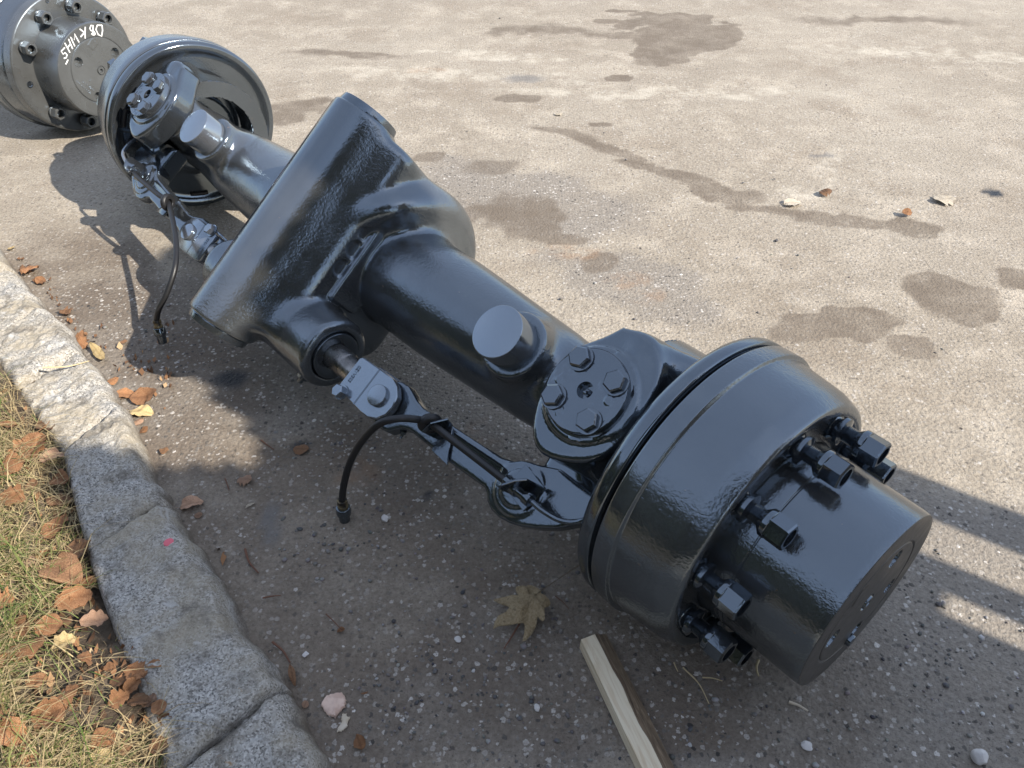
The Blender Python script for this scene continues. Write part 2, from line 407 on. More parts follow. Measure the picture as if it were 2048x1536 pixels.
t = NT('white_stone'); WSTONE = t.fin(t.mix(t.noise(60, 4), (.52, .49, .46), (.72, .69, .66)), .8, t.bump(t.noise(150, 4), .002))
t = NT('pink_flake'); PFLAKE = t.fin(t.mix(t.rng(t.noise(80, 4), .4, .65), (.74, .55, .44), (.60, .42, .33)), .85, t.bump(t.noise(140, 4), .002))
t = NT('dry_twig'); TWIG = t.fin((.16, .075, .045), .8)
t = NT('straw'); STRAW = t.fin((.55, .44, .26), .7)
t = NT('pink_paint_spot'); PINK = t.fin((.75, .16, .20), .8)
t = NT('weathered_board'); WBOARD = t.fin(t.mix(t.rng(t.noise(20, 4), .35, .65), (.17, .13, .09), (.26, .205, .15)), .85)

# ================================================================== SETTING
def ground():
    gx_ = np.concatenate([[-60, -20, -8, -4], np.arange(-2.6, 2.6, .012), [4, 8, 20, 60]])
    gy_ = np.concatenate([[-60, -20, -8, -3, -1, 0, .2], np.arange(.3, 1.5, .010), np.arange(1.5, 3.9, .016), [5, 8, 20, 60]])
    X, Y = np.meshgrid(gx_, gy_, indexing='ij')
    wx = .16 * (vnoise(X * 5.5, Y * 5.5, 51) + .5 * vnoise(X * 13, Y * 13, 52) + .45 * vnoise(X * 31, Y * 31, 53)); wy = .16 * (vnoise(X * 5.5, Y * 5.5, 54) + .5 * vnoise(X * 13, Y * 13, 55) + .45 * vnoise(X * 31, Y * 31, 56))
    def ell(px, py, rx, ry, rot=0.0, a=.68, b=1.10):
        c = G(px, py); k = .75 * min(1., min(rx, ry) / .10); dx, dy = X + wx * k - c[0], Y + wy * k - c[1]
        u, v = (dx * cos(rot) + dy * sin(rot)) / rx, (-dx * sin(rot) + dy * cos(rot)) / ry
        q = np.clip((b - np.sqrt(u * u + v * v)) / (b - a), 0, 1); return q * q * (3 - 2 * q)
    A = {}
    A['grey'] = [(330, 700, .42, .34, .6), (760, 800, .5, .22, -.7), (1050, 380, .35, .16, -.5), (1900, 1250, .45, .28), (1300, 1450, .5, .12), (1250, 560, .25, .1, -.6)]
    A['dirt'] = [(440, 1050, .14, .42, .72), (700, 1180, .38, .22, -.6), (250, 620, .16, .5, .75), (1250, 1330, .34, .16, .1), (900, 1330, .4, .2, 0), (560, 1450, .12, .3, .6), (1150, 1120, .3, .16, -.8), (760, 960, .2, .12, -.7)]
    A['pale'] = [(900, 150, .55, .07, -.12), (1350, 185, .6, .05, .0), (1900, 110, .5, .10, -.1), (1660, 330, .16, .035, 1.1), (1600, 380, .07, .05), (980, 110, .3, .06, -.2)]
    A['stain'] = [(1365, 72, .26, .16, .25, .8, 1.02), (1385, 66, .22, .17, .2, .8, 1.05), (1320, 95, .14, .12, .3, .8, 1.05), (1295, 110, .11, .09, .5, .7, 1.05), (1235, 66, .085, .05, 0, .75, 1.05), (1215, 40, .06, .03), (1245, 22, .08, .03), (1330, 40, .2, .12, .1, .8, 1.05),
             (1238, 157, .05, .035, 0, .7, 1.1), (1035, 200, .085, .045, 0, .7, 1.1), (600, 215, .13, .10, .3, .5, 1.15), (1455, 385, .10, .055, -.35, .6, 1.1), (1320, 340, .16, .028, -.55), (1200, 290, .14, .02, -.6),
             (1660, 440, .11, .04, -.1), (1830, 455, .075, .05, 0), (2035, 560, .07, .06), (1690, 645, .10, .062, .35, .78, 1.0), (1630, 665, .08, .04, .3, .7, 1.1), (1805, 690, .05, .05, -.6, .7, 1.05), (1900, 600, .12, .07, .1),
             (1070, 425, .09, .13, .2, .5, 1.15), (1180, 515, .05, .05, 0), (1200, 250, .05, .02), (1120, 470, .07, .03), (855, 315, .06, .04), (1480, 410, .03, .025), (960, 420, .1, .05, .3), (1120, 265, .16, .03, -.5, .2, 1.2), (1250, 310, .16, .03, -.55, .2, 1.2), (1390, 360, .14, .035, -.5, .2, 1.2), (1550, 420, .15, .03, -.25, .2, 1.2), (1740, 450, .14, .035, -.15, .2, 1.2), (1000, 330, .12, .06, .2, .2, 1.2), (700, 110, .3, .06, -.1, .1, 1.3), (1100, 60, .3, .08, .1, .1, 1.3), (1750, 40, .4, .1, -.1, .1, 1.3)]
    A['soot'] = [(1052, 160, .075, .05, 0, .5, 1.1), (1655, 307, .022, .014), (1632, 310, .02, .012), (545, 1055, .016, .05, .2, .6, 1.1)]
    A['oil'] = [(452, 757, .040, .028, .1, .5, 1.2), (1990, 386, .030, .026, 0, .8, 1.0), (595, 897, .018, .014, 0, .5, 1.2), (857, 991, .013, .007, .5, .7, 1.1)]
    A['rust'] = [(1250, 560, .06, .03), (1290, 590, .05, .03), (700, 950, .05, .05), (965, 870, .04, .03), (1130, 500, .08, .04), (840, 140, .1, .03)]
    edge = (np.abs(X) > 2.7) | (Y > 4) | (Y < .25)
    Z = np.where(edge, 0, .004 * vnoise(X * 2.3, Y * 2.3, 57) + .0022 * vnoise(X * 9, Y * 9, 58)) - .001
    V = np.stack([X, Y, Z], -1).reshape(-1, 3); ii = np.arange(X.size).reshape(X.shape)
    F = np.stack([ii[:-1, :-1], ii[1:, :-1], ii[1:, 1:], ii[:-1, 1:]], -1).reshape(-1, 4)
    m = fast_mesh('yard_ground', V, F)
    for k, lst in A.items():
        r = np.zeros(X.shape)
        for e in lst: r = np.maximum(r, ell(*e))
        at = m.attributes.new(k, 'FLOAT', 'POINT'); at.data.foreach_set('value', r.astype(np.float32).ravel())
    return m
obj('yard_ground', ground(), CONC, kind='structure')

# ---- kerb: joints traced across the kerb (grass side, street side)
def ext(a, b, k): return tuple(np.array(a) + (np.array(a) - np.array(b)) * k)
street = [G(*p) for p in [(-150, 330), (20, 500), (60, 566), (125, 645), (200, 730), (268, 838), (362, 1030), (450, 1150), (592, 1400), (720, 1720)]]
joints = [((-1250, 165), (-800, 120)), ((-720, 285), (-390, 243)), ((-300, 420), (-90, 388)), ((-95, 585), (53, 561)), ((-30, 690), (117, 640)), ((30, 775), (190, 728)), ((118, 898), (268, 842)), ((170, 1108), (358, 1035)), ((330, 1560), (592, 1398)), ((420, 2050), (780, 1800)), ((530, 2900), (1010, 2500))]
KERB = obj('kerb', mesh('kerb_bed', [G(-1250, 165, .018)[:2] + (.018,), G(-830, 130)[:2] + (.018,), G(-130, 380)[:2] + (.018,), G(20, 565)[:2] + (.018,), G(160, 735)[:2] + (.018,), G(318, 1040)[:2] + (.018,), G(740, 1800)[:2] + (.018,), G(420, 2050)[:2] + (.018,), G(300, 1500)[:2] + (.018,), G(150, 1080)[:2] + (.018,), G(20, 775)[:2] + (.018,)], [tuple(range(11))], 0), MORT, kind='structure')
for si in range(len(joints) - 1):
    a0, b0 = [np.array(G(*p, z))[:2] for p, z in zip(joints[si], (.05, .0))]
    a1, b1 = [np.array(G(*p, z))[:2] for p, z in zip(joints[si + 1], (.05, .0))]
    NU, NV = 96, 64
    u = np.linspace(0, 1, NU)[:, None]; v = np.linspace(0, 1, NV)[None, :]
    gap = .0025 / max(.05, np.linalg.norm(b1 - b0)); uu = gap + (1 - 2 * gap) * u
    Pa = a0 + (a1 - a0) * uu[..., None]; Pb = b0 + (b1 - b0) * uu[..., None]
    vv = v + 0 * u
    X = Pa[..., 0] + (Pb[..., 0] - Pa[..., 0]) * vv; Y = Pa[..., 1] + (Pb[..., 1] - Pa[..., 1]) * vv
    wob = .008 * vnoise(X * 7, Y * 7, 3) + .005 * vnoise(X * 24, Y * 24, 4)
    top = .056 + .006 * ((si * 37) % 5 - 2) / 2
    cell = np.abs(vnoise(X * 17, Y * 17, 13)) + .6 * np.abs(vnoise(X * 39, Y * 39, 14))
    sh = np.clip((vv - .78 + .08 * vnoise(X * 14, Y * 14, 12)) / .22, 0, 1); prof = 1 - sh ** 2.2 * .98
    ed = np.minimum(u, 1 - u) * np.linalg.norm(b1 - b0) + .010 * vnoise(X * 40, Y * 40, 15); edg = np.clip(ed / .014, 0, 1); edg = np.sqrt(1 - (1 - edg) ** 2)
    bk = np.clip(vv / .10, 0, 1); bk = np.sqrt(1 - (1 - bk) ** 2)
    Z = (top + .8 * wob - .006 * cell * (.2 + 1.6 * sh)) * prof * (.84 + .16 * edg) * (.6 + .4 * bk) + .0035 * vnoise(X * 60, Y * 60, 5) * (.3 + prof) + .0040 * vnoise(X * 150, Y * 150, 6) - .004
    nrm = (Pb - Pa); nrm = nrm / np.linalg.norm(nrm, axis=-1)[..., None]
    jag = wob * .8 + .007 * vnoise(X * 55, Y * 55, 16)
    X = X + nrm[..., 0] * jag * vv; Y = Y + nrm[..., 1] * jag * vv
    V = np.stack([X, Y, Z], -1).reshape(-1, 3); ii = np.arange(NU * NV).reshape(NU, NV)
    F = np.stack([ii[:-1, :-1], ii[:-1, 1:], ii[1:, 1:], ii[1:, :-1]], -1).reshape(-1, 4)
    # skirt so that the stone is a body
    rim = np.concatenate([ii[0, :], ii[1:, -1], ii[-1, -2::-1], ii[-2:0:-1, 0]]); lo = V[rim].copy(); lo[:, 2] = -.02
    nb_ = len(V); V = np.concatenate([V, lo]); k = np.arange(len(rim)); k2 = (k + 1) % len(rim)
    F = np.concatenate([F, np.stack([rim[k], nb_ + k, nb_ + k2, rim[k2]], 1)])
    m = fast_mesh('kerb_stone', V, F[:, ::-1])
    bm = bmesh.new(); bm.from_mesh(m); bmesh.ops.recalc_face_normals(bm, faces=bm.faces); bm.to_mesh(m); bm.free(); m.shade_smooth()
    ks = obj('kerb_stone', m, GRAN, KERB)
    if si == 7:
        c = G(338, 1086, .056); zc = V[np.argmin((V[:, 0] - c[0]) ** 2 + (V[:, 1] - c[1]) ** 2 + (V[:, 2] < 0)), 2]; c = G(338, 1086, float(zc)); mk = obj('paint_spot', lathe('paint_spot', [(-.004, .007), (.0022, .0066), (.0026, .0050), (.0028, 0)], 18, 0, 'z'), PINK, KERB, T(c[0], c[1], float(zc) - .0002))

# ---- verge: soil bank behind the kerb
gr_edge = [G(px, py, .04) for px, py in [(-1300, 160), (-760, 280), (-330, 420), (-110, 590), (-40, 690), (35, 778), (125, 900), (175, 1110), (215, 1240), (330, 1330), (345, 1560), (430, 2050), (540, 2900)]]
def verge_mesh():
    e = np.array(catmull(gr_edge, 14)); K = 60
    off = (.03 - (np.linspace(0, 1, K) ** 1.5) * 2.6)[None, :]
    x = e[:, 0:1] + off * .79; y = e[:, 1:2] + off * .62
    z = .032 + .035 * np.clip(-off / .12, 0, 1) + .022 * vnoise(x * 11, y * 11, 8) + .010 * vnoise(x * 38, y * 38, 9)
    V = np.stack([x, y, z], -1).reshape(-1, 3)
    ii = np.arange(len(e) * K).reshape(len(e), K)
    F = np.stack([ii[:-1, :-1], ii[1:, :-1], ii[1:, 1:], ii[:-1, 1:]], -1).reshape(-1, 4)
    return fast_mesh('verge_soil', V, F), np.array(V)
vm, VV = verge_mesh()
bm = bmesh.new(); bm.from_mesh(vm); bmesh.ops.recalc_face_normals(bm, faces=bm.faces); bm.to_mesh(vm); bm.free(); vm.shade_smooth()
obj('verge_soil', vm, SOIL, kind='structure')
from mathutils.kdtree import KDTree
kd = KDTree(len(VV))
for i, p in enumerate(VV): kd.insert((p[0], p[1], 0), i)
kd.balance()
def vz(x, y): return float(VV[kd.find((x, y, 0))[1]][2])
edge_kd = KDTree(200); EC = catmull(gr_edge, 20)
edge_kd = KDTree(len(EC))
for i, p in enumerate(EC): edge_kd.insert((p[0], p[1], 0), i)
edge_kd.balance()
def inside(x, y):
    """signed distance behind the kerb's grass edge (metres)"""
    p, i, d = edge_kd.find((x, y, 0)); return -((x - p[0]) * .79 + (y - p[1]) * .62)

# ================================================================== AXLE
R_RIM, L2, KX = .19, .71775, .6308                    # rim radius, half distance between backing plates, kingpin
YAW, RHO, ST_N, ST_F = -.8463, .6828, -.0339, -.0560
x0, y0 = .2223, .7028
FM = RZ(YAW) @ RX(RHO)
base = Vector((x0, y0, R_RIM)) + FM @ Vector((-L2, 0, 0))
AX = bpy.data.objects.new('steering_axle', None); COL.objects.link(AX)
AX.matrix_world = T(*base) @ FM; AX.empty_display_size = .1
AX['label'] = 'long glossy black steering axle lying on the yard between its two brake drums'; AX['category'] = 'axle'
AXI = (T(*base) @ FM).inverted()
def WL(p): return tuple(AXI @ Vector(p))                # world -> axle local

ROD_Y, ROD_Z = -.171, .086
def f_beam(X, Y, Z):
    aX = np.abs(X)
    # round tapered arms
    r = np.interp(aX, [0, .16, .24, .30, .40, .47, .60], [.088, .089, .088, .085, .079, .075, .062])
    arm = (np.sqrt((Y + .006) ** 2 + (Z * 1.03) ** 2) - r) * .97; arm = np.maximum(arm, aX - .64)
    # big round shoulder on the far side of the body
    fl = smax(cylx(aX, Y, Z, .010, 0, .139, -.140, .132, .03), (.022 - Y + (aX - .09) * .9) * .72, .04)
    # broad wedge falling tangentially from the pivot tube to an upright flank
    wx = smax(.76 * aX + .65 * Z - .1612, aX - .1000, .012)
    wyp = (Y - .160) * .99 - (Z - .170) * .09
    wyn = (-Y - .222) * .97 - (Z - .165) * .24
    body = smax(smax(wx, wyp, .02), smax(wyn, smax(Z - .20, -Z - .075, .02), .03), .034)
    tubed = cyly(X, Y, Z, 0, .163, .0575, -.241, .164, .005)
    boss = cylx(X, Y, Z, ROD_Y, ROD_Z, .0585, -.176, .176, .010)
    led2 = box(aX, Y, Z, (.056, -.034, .072), (.054, .072, .032), .005)
    for yy in (-.054, -.018, .016):
        body = smax(body, -cylx(aX, Y, Z, yy, .112, .0145, .0965, .2, .0008), .0012)
    body = smin(body, fl, .020); d = smin(arm, fl, .032); d = smin(d, tubed, .012); d = smin(d, boss, .022); d = smin(d, body, .016)
    d = smin(d, led2, .004)
    lg = cylz(aX, Y, Z, .457, 0, .049, -.02, .104, .006); d = smin(d, lg, .020)
    kb = cylz(aX, Y, Z, KX, 0, .052, -.098, .098, .006); d = smin(d, kb, .03)
    # pivot bore and cylinder bores
    d = smax(d, -cyly(X, Y, Z, 0, .163, .040, -.30, .30, .001), .003)
    d = smax(d, -cylx(aX, Y, Z, ROD_Y, ROD_Z, .041, .150, .3, .001), .003)
    return d
BEAM = obj('axle_beam', nets('axle_beam', f_beam, (-.70, -.27, -.135), (.70, .20, .235), .0038, True), CAST, AX)
for s in (-1, 1):
    obj('pivot_bush', lathe('pivot_bush', [(-.010, .0405), (.010, .0405), (.010, .050), (.0, .052), (-.010, .052)], 64, .001), PAINT, AX,
        T(0, -.243 if s < 0 else .167, .163) @ RZ(pi / 2 * s))
# rusty bare rim where the tube was cut, far side of the tube
obj('tube_weld_seam', tube('tube_weld_seam', catmull([(-.0405, -.236, .2035), (-.0405, -.10, .2035), (-.0405, .05, .2035), (-.0405, .158, .2035)], 10), .0022, 8), RUST, AX)
lug = lathe('spring_lug', [(.07, .0), (.07, .0375), (.147, .0375), (.147, 0)], 72, .0016, 'z')
for s in (-1, 1): obj('spring_lug', lug, PINM if s < 0 else PLATE, AX, T(.457 * s, .0, 0))

# ---- knuckles (built for the near end, kingpin at the origin, +x outwards)
top = [(-.020, .088), (-.034, .066), (-.058, .036), (-.066, 0), (-.060, -.036), (-.040, -.074), (-.012, -.090), (.030, -.076), (.058, -.05), (.066, -.01), (.064, .05), (.040, .084), (.010, .094)]
top = [tuple(p) for p in catmull(top + [top[0]], 3)[:-1]]
def f_kn(X, Y, Z):
    a = extr(poly2(X, Y, top), Z, .106, .154, .007)
    a = smin(a, cylz(X, Y, Z, 0, 0, .060, .150, .1590, .002), .004)
    b = cylz(X, Y, Z, 0, 0, .062, -.155, -.104, .007)
    q = np.sqrt(Y ** 2 + Z ** 2)
    ring = np.maximum(np.abs(q - .116) - .017, np.abs(X - .028) - .034) * .9
    ring = smax(ring, -(Y + .02 + .0 * Z), .01)
    bell = cylx(X, Y, Z, 0, 0, .086, .058, .0835, .006)
    web1 = capsule(X, Y, Z, (.02, .075, .128), (.076, .086, .095), .022, .026)
    web2 = capsule(X, Y, Z, (.02, -.055, .118), (.07, -.07, .05), .022, .03)
    web3 = capsule(X, Y, Z, (.03, 0, -.125), (.07, 0, -.07), .04, .04)
    web4 = capsule(X, Y, Z, (.045, 0, .118), (.072, 0, .07), .04, .04)
    # tongue down to the steering arm
    tg = extr(poly2(X, Y, [(-.045, -.06), (-.035, -.145), (.02, -.15), (.055, -.12), (.06, -.06)]), Z, .040, .084, .010)
    d = smin(a, ring, .014); d = smin(d, web1, .02); d = smin(d, b, .012); d = smin(d, bell, .012)
    d = smin(d, web2, .02); d = smin(d, web3, .015); d = smin(d, web4, .015); d = smin(d, tg, .02)
    d = smax(d, -cylz(X, Y, Z, 0, 0, .030, .156, .2, .001), .001)
    return d
KNM = nets('steering_knuckle', f_kn, (-.08, -.18, -.165), (.095, .14, .17), .0036)
KNF = mirror(KNM); KNF.shade_smooth()
def hexbolt(name, rc, h, washer=.0):
    v = []; f = []
    prof = [(0, rc), (h - rc * .12, rc), (h, rc * .86)]
    for z, r in prof: v += [(r * cos(pi * k / 3), r * sin(pi * k / 3), z) for k in range(6)]
    for i in range(2):
        for k in range(6): f.append((i * 6 + k, i * 6 + (k + 1) % 6, (i + 1) * 6 + (k + 1) % 6, (i + 1) * 6 + k))
    f.append((12, 13, 14, 15, 16, 17)); f.append((5, 4, 3, 2, 1, 0))
    m = mesh(name, v, f, 25)
    if washer:
        m = join(name, [m, lathe('w', [(-.001, 0), (-.001, rc * 1.15), (washer, rc * 1.15), (washer, 0)], 24, .0005, 'z')], 25)
    return m
CAPB = hexbolt('cap_bolt', .0140, .0088, .0012)
def cap_relief():
    nr, nt = 40, 128; rr = np.linspace(.0105, .0518, nr); th = np.linspace(0, 2 * pi, nt, endpoint=False)
    Rr, Th = np.meshgrid(rr, th, indexing='ij'); x, y = Rr * np.cos(Th), Rr * np.sin(Th)
    z = np.full_like(x, .171)
    for cx, cy in ((-.036, -.002), (.034, .002)):
        dd = np.hypot(x - cx, y - cy); z += .0012 * np.exp(-((dd - .0052) / .0012) ** 2) + .0008 * (dd < .0045)
    z += .0012 * vnoise(x * 300, y * 300, 21) * (vnoise(x * 60, y * 60, 22) > .1)
    z[-1] -= .001
    V = np.stack([x, y, z], -1).reshape(-1, 3); ii = np.arange(nr * nt).reshape(nr, nt); jj = np.roll(ii, -1, 1)
    F = np.stack([ii[:-1], ii[1:], jj[1:], jj[:-1]], -1).reshape(-1, 4)
    return [tuple(p) for p in V], [tuple(q) for q in F]
cv, cf = cap_relief()
CAPM = join('kingpin_cap', [mesh('c', cv, cf), lathe('c2', [(.150, .0), (.150, .0545), (.1590, .0545), (.1595, .0518), (.1705, .0518)], 96, .0006, 'z'),
                            lathe('c3', [(.171, .0105), (.161, .0105), (.1605, .0)], 40, .0, 'z')], 50)
NIP = join('grease_nipple', [hexbolt('h', .0045, .005), lathe('n', [(.004, .0022), (.008, .0025), (.010, .0016), (.0115, .0021), (.0125, 0)], 14, 0, 'z')], 35)
def knuckle(side):
    mx = T(KX * side, 0, 0)
    k = obj('steering_knuckle', KNM if side > 0 else KNF, PAINT, AX, mx)
    obj('kingpin_cap', CAPM, PLATE, k, RZ(radians(6 if side > 0 else 40)))
    for i, (bx, by) in enumerate(((-.0285, .028), (-.0285, -.0265), (.0285, .0265), (.0285, -.027))):
        obj('cap_bolt', CAPB, PLATE, k, T(bx * (1 if side > 0 else 1), by, .1725) @ RZ(.3 + i * 1.3))
    obj('grease_nipple', NIP, PLATE, k, T(0, 0, .1615) @ RX(.25) @ RY(.2))
    return k
knuckle(1); knuckle(-1)

# ---- steering arms
arm_out = [(.296, -.170), (.300, -.152), (.309, -.1415), (.323, -.1355), (.338, -.1345), (.352, -.1385), (.366, -.1430), (.384, -.1455), (.429, -.1405), (.490, -.1365), (.543, -.1305), (.562, -.121), (.580, -.112), (.62, -.095), (.69, -.095), (.70, -.115),
           (.690, -.128), (.662, -.156), (.642, -.170), (.620, -.182), (.604, -.188), (.588, -.191), (.572, -.190), (.560, -.185), (.553, -.178), (.545, -.174), (.520, -.176), (.470, -.180), (.430, -.181), (.397, -.182), (.384, -.184), (.372, -.190), (.356, -.2055), (.341, -.2085), (.325, -.207), (.312, -.2045), (.301, -.193)]
def f_arm(X, Y, Z):
    d = extr(poly2(X, Y, arm_out), Z, .068, .092, .004)
    d = smin(d, cylz(X, Y, Z, .590, -.146, .036, .062, .0950, .003), .004)
    d = smin(d, cylz(X, Y, Z, .590, -.146, .025, .062, .0985, .002), .002)
    # stiffening rib along the inner edge
    d = smin(d, capsule(X, Y, Z, (.44, -.1445, .0885), (.56, -.134, .0885), .003, .0045), .010)
    return d
ARM = nets('steering_arm', f_arm, (.28, -.225, .055), (.715, -.08, .115), .0032)
ARF = mirror(ARM); ARF.shade_smooth()
CLEV_out = [(.240, -.198), (.243, -.146), (.248, -.142), (.300, -.139), (.320, -.139), (.336, -.144), (.348, -.155), (.3525, -.170), (.350, -.185), (.340, -.198), (.324, -.205), (.306, -.206), (.250, -.203)]
CLEV_root = [(.240, -.198), (.243, -.146), (.290, -.142), (.290, -.203), (.250, -.203)]
def grommet(): return lathe('hose_grommet', [(-.006, .007), (-.006, .0145), (-.002, .0175), (.002, .0175), (.006, .0145), (.006, .007), (-.006, .007)], 40, .0015)
for s in (1, -1):
    mm = (lambda m: m) if s > 0 else mirror
    a = obj('steering_arm', ARM if s > 0 else ARF, PAINT, AX)
    # folded hose bracket on the arm
    br = prism('hose_bracket', [(.445, -.182), (.480, -.183), (.452, -.140), (.432, -.146)], .0935, .0965, .0006)
    br2 = prism('bk2', [(0, 0), (.035, 0), (.04, .02), (.02, .034), (0, .028)], -.0012, .0012, .0005)
    br2 = xf(br2, T(.428, -.168, .090) @ RZ(radians(62)) @ RX(pi / 2))
    obj('hose_bracket', mm(join('hose_bracket', [br, br2], 30)), NUTM, a)
    g = obj('hose_grommet', grommet(), RUBBER, a, T(.430 * s, -.1525, .114) @ RZ(radians(-28) * s) @ RY(radians(-14) * s))
    # angle bracket that holds the hose union
    ab = prism('u', [(-.024, -.018), (.020, -.018), (.020, .022), (-.024, .022)], 0, .003, .0006)
    av = xf(prism('v', [(-.018, 0), (.02, 0), (.02, .034), (.008, .044), (-.010, .044), (-.018, .036)], -.0015, .0015, .0006), RX(pi / 2) @ Matrix.Identity(4))
    av = xf(av, RZ(radians(62)))
    obj('union_bracket', mm(xf(join('union_bracket', [ab, av], 30), T(.602, -.142, .0985) @ RZ(radians(-10)))), NUTM, a)
    obj('arm_grease_nipple', mm(xf(NIP, T(.372, -.190, .080) @ RX(pi / 2 + .3) @ RZ(.3))), NUTM, a)
    # clevis on the piston rod
    c = obj('clevis', mm(join('clevis', [prism('a', CLEV_out, .0945, .1075, .0016), prism('b', CLEV_out, .052, .0655, .0016), prism('c', CLEV_root, .0640, .0960, .0006)], 30)), PINM, AX)
    obj('clevis_pin', xf(lathe('clevis_pin', [(.045, .0), (.045, .0165), (.1135, .0165), (.1135, 0)], 48, .0014, 'z'), T(0, 0, 0)), PINM, c, T(.3185 * s, -.171, 0))
    obj('clevis_bolt', hexbolt('clevis_bolt', .0105, .012, .0015), PINM, c, T((.255 if s > 0 else .258) * s, -.203 if s > 0 else -.140, .1085) @ RZ(.2))
    obj('clevis_groove_mark', mm(prism('g', [(.286, -.2045), (.289, -.2045), (.2915, -.141), (.2885, -.141)], .1073, .1079, .0001)), PLATE, c)
    # embossed casting number on the clevis
    fc = bpy.data.curves.new('casting_number', 'FONT'); fc.body = '0Z1V303'; fc.size = .0085; fc.extrude = .0006; fc.align_x = 'CENTER'; fc.align_y = 'CENTER'; fc.space_character = .92
    tmp = bpy.data.objects.new('tmp', fc); COL.objects.link(tmp); dg = bpy.context.evaluated_depsgraph_get()
    tm = bpy.data.meshes.new_from_object(tmp.evaluated_get(dg)); bpy.data.objects.remove(tmp)
    obj('casting_number', tm, NUTM, c, T(.2535 * s, -.170, .1078) @ RZ(radians(90) if s < 0 else radians(-90)))
    rod = obj('piston_rod', lathe('piston_rod', [(.12, 0), (.12, .0212), (.210, .0212), (.213, .0200), (.232, .0200), (.244, .0200), (.244, 0)], 48, .0008), STEEL, AX, T(0, ROD_Y, ROD_Z) @ (Matrix.Identity(4) if s > 0 else RZ(pi)))
    obj('cylinder_gland', lathe('cylinder_gland', [(.150, .0214), (.176, .0214), (.1765, .024), (.179, .034), (.179, .0395), (.150, .0405)], 64, .001), PAINT, AX, T(0, ROD_Y, ROD_Z) @ (Matrix.Identity(4) if s > 0 else RZ(pi)))
# bleed screw and port on the steering cylinder
obj('cylinder_port', join('cylinder_port', [xf(lathe('p', [(0, 0), (0, .0125), (.045, .0125), (.045, .006), (.058, .0055), (.058, 0)], 24, .001), T(0, 0, 0))], 35), PAINT, AX,
    T(.118, -.198, .062) @ RZ(radians(-112)) @ RY(radians(18)))

# ---- wheel ends
PLM = lathe('backing_plate', [(.000, .030), (.000, .100), (.003, .108), (.003, .160), (.001, .166), (-.003, .1720), (-.005, .1770), (-.005, .1855), (.003, .19), (.014, .19), (.0165, .186), (.0165, .11), (.0165, .030), (.000, .030)], 160, .003)
DRM = lathe('brake_drum', [(.018, .12), (.018, .181), (.0215, .1815), (.0215, .1885), (.024, .190), (.0455, .190, .0015), (.0480, .1848, .0015), (.058, .1838), (.106, .1790), (.1285, .1710), (.1288, .158), (.123, .155), (.122, .118), (.10, .115), (.018, .12)], 176, .0045)
def hub_mesh(flange_holes):
    body = lathe('h', [(.10, .115), (.10, .1185), (.152, .1185), (.1535, .1172), (.155, .1178), (.246, .1160), (.2533, .1150), (.2533, .108)], 144, .0018)
    nr, nt = 90, 220; rr = np.linspace(.0012, .1082, nr); th = np.linspace(0, 2 * pi, nt, endpoint=False)
    Rr, Th = np.meshgrid(rr, th, indexing='ij'); y, z = Rr * np.cos(Th), Rr * np.sin(Th)
    x = np.full_like(y, .2533)
    x -= .0022 * np.exp(-((Rr - .081) / .0011) ** 2)
    for cy, cz, cr in ((-.0523, .0351, .0115), (.0534, .0306, .0115), (.030, -.055, .010), (-.030, -.057, .010)):
        dd = np.hypot(y - cy, z - cz); x -= .013 * np.clip((cr - dd) / .0022, 0, 1)
    dd = Rr; x += .0015 * ((dd < .0095) & (dd > .0045)) - .004 * (dd < .0045) - .0022 * ((dd > .0095) & (dd < .0112))
    ty = (y - .0); tz = z - .065; c, s = cos(-.6), sin(-.6); ay, az = c * ty - s * tz, s * ty + c * tz
    x += .0009 * ((np.abs(ay) < .0105) & (np.abs(az) < .0095))
    V = np.stack([x, y, z], -1).reshape(-1, 3); ii = np.arange(nr * nt).reshape(nr, nt); jj = np.roll(ii, -1, 1)
    F = list(np.stack([ii[:-1], ii[1:], jj[1:], jj[:-1]], -1).reshape(-1, 4)) + [ii[0]]
    return join('wheel_hub', [body, mesh('f', V, F)], 30)
HUBM = hub_mesh(True)
HUBM.materials.append(CAST); HUBM.materials.append(HUBEND)
for p in HUBM.polygons:
    if p.center.x > .2441 and p.normal.x > .5: p.material_index = 1
